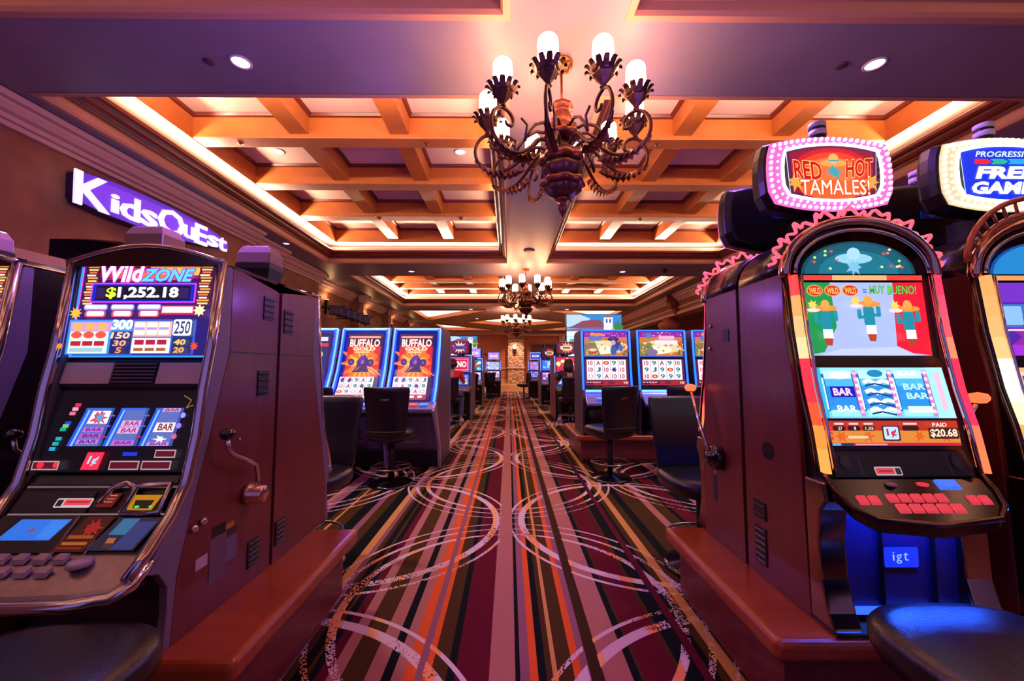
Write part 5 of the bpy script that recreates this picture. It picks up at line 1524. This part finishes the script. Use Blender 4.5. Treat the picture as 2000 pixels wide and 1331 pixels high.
# ------------------------------------------------------------------ chandeliers
shade_m = mat('frosted_lamp_glass', '#fff4e8', .5, emis=(1.0, .43, .22), estr=46.0)
def make_chandelier(label, group):
    """origin at the ceiling plate"""
    t = thing('chandelier', label, 'chandelier', group=group)
    c = MB().lathe([(.11, 0), (.11, -.015), (.075, -.03), (.05, -.05), (.02, -.06), (.012, -.10)], n=24)
    for k in range(8):
        a = 2 * PI * k / 8
        c.lathe([(.001, -.05), (.022, -.03), (.016, -.012), (.001, -.005)], (.085 * math.cos(a), .085 * math.sin(a), -.01), 8)
    c.build('ceiling_rose', mat('old_gold', '#8a5a28', .4, .7), t)
    MB().tube([(0, 0, -.09), (0, 0, -.42)], .012, 8).build('rod', M['bronze_red'], t)
    B = lambda pr, nm, m, lob=8, am=.07: MB().lathe(pr, n=48, m=0, lobes=lob, lobe_amt=am).build(nm, m, t)
    B([(.02, -.40), (.095, -.415), (.11, -.45), (.075, -.475), (.068, -.50), (.10, -.56), (.085, -.61), (.075, -.64)], 'upper_vase', M['bronze_red'], 8, .03)
    B([(.08, -.635), (.15, -.655), (.165, -.74), (.14, -.76), (.09, -.77)], 'upper_collar', M['bronze_red'])
    MB().lathe([(.08, -.765), (.06, -.80), (.07, -.86), (.10, -.90)], n=24).build('stem', M['bronze'], t)
    B([(.10, -.89), (.195, -.91), (.215, -.99), (.19, -1.01)], 'middle_collar', M['bronze_red'])
    B([(.185, -1.005), (.19, -1.07), (.15, -1.13), (.12, -1.15)], 'middle_bowl', M['bronze'], 8, .04)
    B([(.12, -1.145), (.19, -1.16), (.205, -1.205), (.175, -1.22)], 'lower_collar', M['bronze_red'])
    B([(.17, -1.215), (.175, -1.25), (.12, -1.30), (.06, -1.33)], 'lower_bowl', M['bronze'], 8, .05)
    MB().lathe([(.06, -1.325), (.075, -1.34), (.055, -1.355), (.022, -1.365), (.04, -1.395), (.042, -1.43), (.025, -1.465), (.001, -1.51)], n=20).build('finial', M['bronze_red'], t)
    Rr = .70
    for k in range(10):
        a = 2 * PI * (k + .5) / 10 + PI / 2 + .03
        ca, sa = math.cos(a), math.sin(a)
        Q = lambda r, z, w=0.0: (r * ca - w * sa, r * sa + w * ca, z)
        # S scroll: from the hub, dips, swings out and up to the cup, ending in an inner curl
        path = [Q(.10, -.90), Q(.20, -.84), Q(.30, -.86), Q(.40, -.97), Q(.52, -1.06), Q(.66, -1.08), Q(.77, -1.02), Q(.815, -.91), Q(.79, -.80), Q(.72, -.735), Q(.64, -.74), Q(.59, -.79), Q(.60, -.85), Q(.65, -.86), Q(.67, -.83)]
        S = []
        n = len(path)
        for i in range(n - 1):                                   # Catmull-Rom
            p0, p1, p2, p3 = (Vector(path[max(0, i - 1)]), Vector(path[i]), Vector(path[i + 1]), Vector(path[min(n - 1, i + 2)]))
            for q in range(4):
                u = q / 4
                S.append(.5 * ((2 * p1) + (p2 - p0) * u + (2 * p0 - 5 * p1 + 4 * p2 - p3) * u * u + (3 * p1 - p0 - 3 * p2 + p3) * u ** 3))
        S.append(Vector(path[-1]))
        mb = MB().tube(S, [.0155] * (len(S) - 8) + [.015, .015, .014, .014, .013, .012, .011, .010], 8)
        mb.tube([Q(.12, -.70), Q(.24, -.68), Q(.34, -.74), Q(.40, -.82), Q(.46, -.93)], .014, 6)
        mb.tube([Q(.46, -.93), Q(.43, -.78), Q(.50, -.74)], .012, 6)
        arm = mb.build('arm', M['bronze'], t)
        lf = MB()                                                 # acanthus leaf lying along the arm
        for i in range(9):
            u = .42 + .26 * i / 8; r0 = .34 + .40 * i / 8; z0 = -.905 - .19 * math.sin(PI * min(1, .25 + .6 * i / 8))
            wd = .044 * math.sin(PI * (.15 + .8 * i / 8)) + .006
            lf.add([Q(r0, z0 - .024), Q(r0 + .055, z0 - .045, wd), Q(r0 + .085, z0 + .008, wd * .6), Q(r0 + .05, z0 + .022), Q(r0 + .085, z0 + .008, -wd * .6), Q(r0 + .055, z0 - .045, -wd)], [(0, 1, 2, 3), (0, 3, 4, 5)], 0, True)
        lf.build('leaf', M['bronze_red'], arm)
        cx_, cy_ = Rr * ca, Rr * sa
        cup = MB().lathe([(.02, -.735), (.032, -.72), (.02, -.70), (.03, -.685), (.085, -.62), (.090, -.605), (.07, -.60)], (cx_, cy_, 0), 6, smooth=False)
        cup.lathe([(.080, -.615), (.092, -.585), (.094, -.57), (.086, -.57)], (cx_, cy_, 0), 18)
        for j in range(12):                                       # petals of the crown round the glass
            b = 2 * PI * j / 12; cb, sb = math.cos(b), math.sin(b)
            def W(r, z, w): return (cx_ + r * cb - w * sb, cy_ + r * sb + w * cb, z)
            cup.add([W(.090, -.60, -.022), W(.090, -.60, .022), W(.106, -.568, .025), W(.106, -.568, -.025), W(.130, -.546, .021), W(.130, -.546, -.021), W(.148, -.552, .013), W(.148, -.552, -.013), W(.150, -.57, .004), W(.150, -.57, -.004)],
                    [(0, 1, 2, 3), (3, 2, 4, 5), (5, 4, 6, 7), (7, 6, 8, 9)], 0, False)
        cup.build('cup', M['bronze'], arm)
        MB().lathe([(.06, -.575), (.083, -.565), (.083, -.38), (.078, -.345), (.06, -.322), (.03, -.312), (.001, -.31)], (cx_, cy_, 0), 18).build('glass_shade', shade_m, arm)
    return t
gch = 'bronze chandeliers down the centre soffit'
CD = make_chandelier('nearest large bronze chandelier with scroll arms and frosted lamp glasses', gch)
CD.location = (.50, 3.62, SOFFIT)
dup(CD, (.495, 11.62, SOFFIT), .1, 'second bronze chandelier farther down the centre of the ceiling', gch)
dup(CD, (.37, 17.95 + 2.0, SOFFIT), .2, 'third and smallest bronze chandelier, in front of the stone pier', gch)

# ------------------------------------------------------------------ lit lens shaped sign on the left wall
t = thing('wall_sign', 'purple lens shaped lit sign with white lettering on the left wall', 'sign', (-5.5, 6.18, 3.56))
t.rotation_euler = (.028, 0, 0)
def lens(x):
    top = [(-1.34, .15), (-1.30, .19), (-.95, .235), (-.5, .245), (0, .235), (.5, .20), (1.0, .12), (1.30, .03)]
    bot = [(1.32, -.09), (1.0, -.15), (.5, -.22), (0, -.255), (-.5, -.27), (-.95, -.26), (-1.30, -.22), (-1.34, -.15)]
    return [(x, a, b + .02) for a, b in top + bot]
MB().loft([lens(0), lens(.16)], smooth=False).build('sign_can', mat('dark_violet_metal', '#241450', .4), t, bevel=.01)
fc = [(a * .985, b * .95) for _, a, b in lens(0)]
MB().add([(.163, a, b) for a, b in fc], [list(range(len(fc)))]).build('sign_face', mat('violet_face', '#4a20c0', .4, emis=(.12, .03, .55), estr=.7), t)
fc2 = [(a * .93 , b * .70) for _, a, b in lens(0)]
MB().add([(.165, a, b) for a, b in fc2], [list(range(len(fc2)))]).build('sign_inlay', mat('violet_inlay', '#6030e0', .4, emis=(.16, .045, .62), estr=.8), t)
lm = mat('white_lit_letter', '#ffffff', .4, emis=(.92, .88, 1.0), estr=.85)
for ch, ya, yb, za, zb in (('K', 4.78, 5.22, 3.375, 3.80), ('i', 5.235, 5.345, 3.43, 3.68), ('d', 5.36, 5.65, 3.41, 3.74), ('s', 5.67, 5.94, 3.41, 3.65), ('Q', 5.95, 6.44, 3.33, 3.80),
                           ('u', 6.42, 6.65, 3.45, 3.66), ('E', 6.66, 6.93, 3.42, 3.76), ('s', 6.94, 7.20, 3.46, 3.66), ('t', 7.19, 7.42, 3.45, 3.70)):
    V, Fc = letters(ch, 0, .018)
    mb = MB()
    D0, D1 = .16, .185
    P = [(ya - 6.18 + (yb - ya) * u, za - 3.6 + (zb - za) * v) for u, v in V]
    mb.add([(D1, a, b) for a, b in P], Fc)
    # letter sides
    from collections import Counter
    ec = Counter()
    for f in Fc:
        for i in range(len(f)):
            e = (f[i], f[(i + 1) % len(f)]); ec[tuple(sorted(e))] += 1
    for (a, b), n_ in ec.items():
        if n_ == 1: mb.add([(D0, *P[a]), (D0, *P[b]), (D1, *P[b]), (D1, *P[a])], [(0, 1, 2, 3)])
    mb.build('letter', lm, t)

# ------------------------------------------------------------------ black stage lights on wall rails, and wall sconces
def rail(y0, y1, n, x, z, lab, small=1.0):
    r = MB().tube([(x, y0, z), (x, y1, z)], .025, 8)
    for yy in (y0 + .15, y1 - .15): r.tube([(x, yy, z), (-6.3, yy, z)], .02, 6)
    tag(r.build('light_rail', M['black']), lab + ' rail bracketed to the left wall', 'rail', 'light rails')
    for i in range(n):
        y = y0 + (y1 - y0) * (i + .5) / n
        q = thing('stage_light', '%s black stage light %s' % (['first', 'second', 'third', 'fourth', 'fifth', 'sixth'][i], 'on the ' + lab + ' rail'), 'stage light', (x + .09, y, z), .35, 'stage lights on the left wall')
        MB().box(.0, .34 * small, -.16 * small, .16 * small, -.20 * small, .06 * small).build('lamp_housing', M['black'], q, bevel=.015)
        MB().box(.34 * small, .36 * small, -.19 * small, .19 * small, -.02, .05 * small).box(.34 * small, .44 * small, -.17 * small, .17 * small, .06 * small, .075 * small).build('barn_door', M['gloss'], q)
        MB().box(.341 * small, .346 * small, -.12 * small, .12 * small, -.17 * small, -.03).build('lens', mat('lens_violet', '#40386a', .2, emis=(.15, .1, .5), estr=.3), q)
        MB().tube([(0, 0, 0), (.1, 0, .05)], .03, 6).build('yoke', M['black'], q)
rail(11.6, 14.6, 6, -5.45, 3.05, 'nearer')
rail(17.2, 20.6, 6, -5.6, 2.75, 'farther')
k = 0
for y in (13.6, 17.4, 21.2, 25.0):
    k += 1
    q = thing('wall_sconce', ['nearest', 'second', 'third', 'farthest'][k - 1] + ' slim dark uplight sconce on the left wall', 'wall lamp', (-6.3, y, 3.35), group='slim sconces on the left wall')
    MB().box(0, .10, -.07, .07, -.25, .25).build('sconce_body', M['black'], q, bevel=.01)
    MB().box(.01, .09, -.06, .06, .251, .256).build('sconce_lamp', mat('sconce_glow', '#ffd0a0', .4, emis=(1, .55, .25), estr=12), q)
    point_light('sconce_light', (-6.15, y, 3.72), 9, (1, .5, .22), .04)
q = thing('pier_sconce', 'lantern sconce with a white glass on the far stone pier', 'wall lamp', (.45, 31.6, 2.75))
MB().box(-.12, .12, -.14, 0, -.35, -.02).build('sconce_body', M['black'], q, bevel=.02)
MB().lathe([(.07, 0), (.14, .10), (.14, .26), (.07, .32), (.001, .33)], (0, -.18, -.02), 14).build('sconce_glass', mat('sconce_glass', '#fff4e8', .5, emis=(1, .66, .42), estr=2.5), q)

# ------------------------------------------------------------------ big video screens on posts
def tv(label, x0, x1, y, z0, z1, posts):
    w, h = x1 - x0, z1 - z0
    t = thing('video_screen', label, 'screen', ((x0 + x1) / 2, y, 0), group='video walls on posts')
    MB().box(-w / 2 - .02, w / 2 + .02, .005, .08, z0 - .02, z1 + .02).build('screen_frame', M['black'], t, bevel=.005)
    MB().box(-.05, .05, .03, .07, .0, z0 + .1).box(-.3, .3, -.1, .2, 0, .03).build('post', M['black'], t)
    p = Pic((0, 0, 160, 126), (-w / 2, 0, z1), (w / 2, 0, z1), (-w / 2, 0, z0))
    p.rect(0, 0, 160, 126, '#2888d8').poly([(0, 0), (40, 0), (70, 12), (40, 30), (0, 36)], '#b8d8f0').rect(0, 40, 160, 126, '#b0d8ec')
    p.poly([(4, 40), (46, 18), (96, 14), (116, 36)], '#8a4a5a').poly([(0, 42), (118, 36), (118, 44), (0, 50)], '#7a6a8a').rect(0, 48, 124, 62, '#e8f4fa').rect(108, 6, 134, 62, '#f0f4fa').poly([(106, 8), (121, 0), (136, 8)], '#a05850')
    p.rrect(114, 12, 119, 24, 2, '#2858a0').rrect(124, 12, 129, 24, 2, '#2858a0').star(148, 48, 20, 13, 9, '#c8a030', jit=.5).star(150, 34, 16, 10, 8, '#3a8048', jit=.5).star(146, 62, 14, 9, 7, '#507838', jit=.4)
    p.line([(46, 54), (54, 51), (60, 56), (66, 51), (74, 55)], 3, '#1c2848')
    p.rect(78, 53, 112, 55, '#7a98b8').rect(0, 64, 130, 100, '#d8ecf4').rrect(8, 70, 34, 84, 6, '#48b098').rrect(44, 70, 70, 84, 6, '#4898b8').rect(76, 66, 100, 86, '#604878').rect(8, 92, 40, 126, '#f0f8fc').rect(60, 88, 130, 126, '#a8d8ea')
    p.build('screen_picture', t, 1.15)
    return t
tv('large video screen showing a white building and blue sky, behind the second right row', 1.66, 3.25, 11.4, 1.53, 2.80, 1)
tv('small far video screen showing a building, above the left rows', -3.28, -1.76, 22.0, 1.95, 3.0, 1)

# ------------------------------------------------------------------ two seated players
def skin_body(name, joints, bones, mt, parent=None, lv=2):
    me = bpy.data.meshes.new(name)
    ids = {k: i for i, k in enumerate(joints)}
    me.from_pydata([v[0] for v in joints.values()], [(ids[a], ids[b]) for a, b in bones], [])
    me.materials.append(mt)
    o = bpy.data.objects.new(name, me); col.objects.link(o)
    m = o.modifiers.new('skin', 'SKIN'); m.use_smooth_shade = True
    for i, v in enumerate(joints.values()):
        r = v[1]; r = r if isinstance(r, tuple) else (r, r)
        me.skin_vertices[0].data[i].radius = r
        me.skin_vertices[0].data[i].use_root = (i == 0)
    s = o.modifiers.new('sub', 'SUBSURF'); s.levels = lv; s.render_levels = lv
    if parent: o.parent = parent
    return o
def person(label, loc, shirt, trousers, hair, hairlen, skin, rz=0.0, lean=0.0):
    t = thing('person', label, 'person', loc, rz)
    J = {'pelvis': ((0, 0, .72), (.15, .12)), 'waist': ((0, .0, .88), (.13, .10)), 'chest': ((0, .03 + lean, 1.06), (.15, .11)), 'neck': ((0, .05 + lean, 1.22), .052), 'jaw': ((0, .085 + lean, 1.29), (.058, .068)), 'skull': ((0, .075 + lean, 1.38), (.072, .088)), 'crown': ((0, .07 + lean, 1.42), (.055, .065))}
    Bn = [('pelvis', 'waist'), ('waist', 'chest'), ('chest', 'neck'), ('neck', 'jaw'), ('jaw', 'skull'), ('skull', 'crown')]
    for s, n in ((-1, 'l'), (1, 'r')):
        J.update({'sh' + n: ((s * .18, .04 + lean, 1.15), .062), 'el' + n: ((s * .25, .12 + lean, .93), .045), 'wr' + n: ((s * .17, .36 + lean, .95), .03), 'ha' + n: ((s * .15, .43 + lean, .955), (.035, .018)),
                  'hip' + n: ((s * .10, .03, .70), .085), 'kn' + n: ((s * .13, .42, .64), .062), 'an' + n: ((s * .13, .36, .10), .04), 'to' + n: ((s * .14, .47, .045), (.04, .025))})
        Bn += [('chest', 'sh' + n), ('sh' + n, 'el' + n), ('el' + n, 'wr' + n), ('wr' + n, 'ha' + n), ('pelvis', 'hip' + n), ('hip' + n, 'kn' + n), ('kn' + n, 'an' + n), ('an' + n, 'to' + n)]
        for f in range(4):
            J['f%d%s' % (f, n)] = ((s * (.13 + .014 * f), .49 + lean - .006 * abs(f - 1.5), .955), .0085); J['g%d%s' % (f, n)] = ((s * (.13 + .014 * f), .52 + lean - .008 * abs(f - 1.5), .94), .007)
            Bn += [('ha' + n, 'f%d%s' % (f, n)), ('f%d%s' % (f, n), 'g%d%s' % (f, n))]
        J['th' + n] = ((s * .105, .43 + lean, .95), .009); Bn.append(('ha' + n, 'th' + n))
    body = skin_body('body', J, Bn, skin, t)
    hd = MB()
    y0 = .075 + lean
    hd.ball((-.028, y0 + .088, 1.365), .011, n=8).ball((.028, y0 + .088, 1.365), .011, n=8); hd.build('eyes', M['black'], body)
    MB().loft([[(-.01, y0 + .085, 1.365), (.01, y0 + .085, 1.365), (.016, y0 + .09, 1.325), (-.016, y0 + .09, 1.325)], [(-.006, y0 + .09, 1.36), (.006, y0 + .09, 1.36), (.010, y0 + .112, 1.33), (-.010, y0 + .112, 1.33)]]).build('nose', skin, body)
    MB().box(-.022, .022, y0 + .075, y0 + .092, 1.290, 1.298).build('mouth', mat('lip', '#7a3a34', .5), body)
    for s in (-1, 1): MB().ball((s * .078, y0 - .005, 1.355), .02, n=8, sz=1.5).build('ear', skin, body)
    # hair shell
    hr = MB().lathe([(.088, -.03), (.094, .02), (.088, .065), (.06, .098), (.001, .112)], (0, y0 - .016, 1.375), 18)
    for i in range(9):
        a = PI + PI * i / 8
        hr.tube([(.082 * math.cos(a), y0 - .016 + .088 * math.sin(a), 1.39), (.088 * math.cos(a), y0 - .02 + .095 * math.sin(a), 1.39 - hairlen * .5), (.07 * math.cos(a), y0 - .03 + .085 * math.sin(a), 1.39 - hairlen)], [.03, .032, .02], 8)
    hr.build('hair', hair, t)
    SJ = {'b': ((0, 0, .74), (.175, .145)), 'w': ((0, .0, .88), (.155, .125)), 'c': ((0, .03 + lean, 1.06), (.175, .135)), 'n': ((0, .045 + lean, 1.19), .075)}
    SB = [('b', 'w'), ('w', 'c'), ('c', 'n')]
    for s, n in ((-1, 'l'), (1, 'r')):
        SJ.update({'s' + n: ((s * .185, .04 + lean, 1.15), .078), 'e' + n: ((s * .245, .11 + lean, .96), .062)}); SB += [('c', 's' + n), ('s' + n, 'e' + n)]
    skin_body('shirt', SJ, SB, shirt, t)
    TJ = {'p': ((0, 0, .71), (.17, .14))}; TB = []
    for s, n in ((-1, 'l'), (1, 'r')):
        TJ.update({'h' + n: ((s * .10, .03, .70), .10), 'k' + n: ((s * .13, .42, .64), .078), 'a' + n: ((s * .13, .365, .13), .06)}); TB += [('p', 'h' + n), ('h' + n, 'k' + n), ('k' + n, 'a' + n)]
    skin_body('trousers', TJ, TB, trousers, t)
    for s in (-1, 1):
        MB().loft([sq(s * .135, .42, .0, .045, .125, 16, 2.4), sq(s * .135, .42, .03, .048, .13, 16, 2.4), sq(s * .135, .40, .065, .043, .10, 16, 2.4), sq(s * .135, .37, .095, .04, .05, 16, 2.4)]).build('shoe', mat('pale_shoe', '#c0b0b8', .5), t)
    return t
skn = mat('skin', '#b07a60', .5)
person('seated man in a red shirt and jeans playing at the keno machine', (-1.31, 9.10, 0), mat('red_cloth', '#d01824', .8), mat('denim', '#3a4668', .8, var=('#566488', 20, (1, 1, 1), .3)), mat('dark_hair', '#1c1412', .6), .10, skn, -.15, .04)
person('seated person with long dark hair and pale shoes at the third right row', (1.40, 9.25, 0), mat('dark_cloth', '#241c24', .8), mat('dark_trousers', '#1c1820', .8), mat('brown_black_hair', '#20140f', .5), .26, skn, .12, .02)
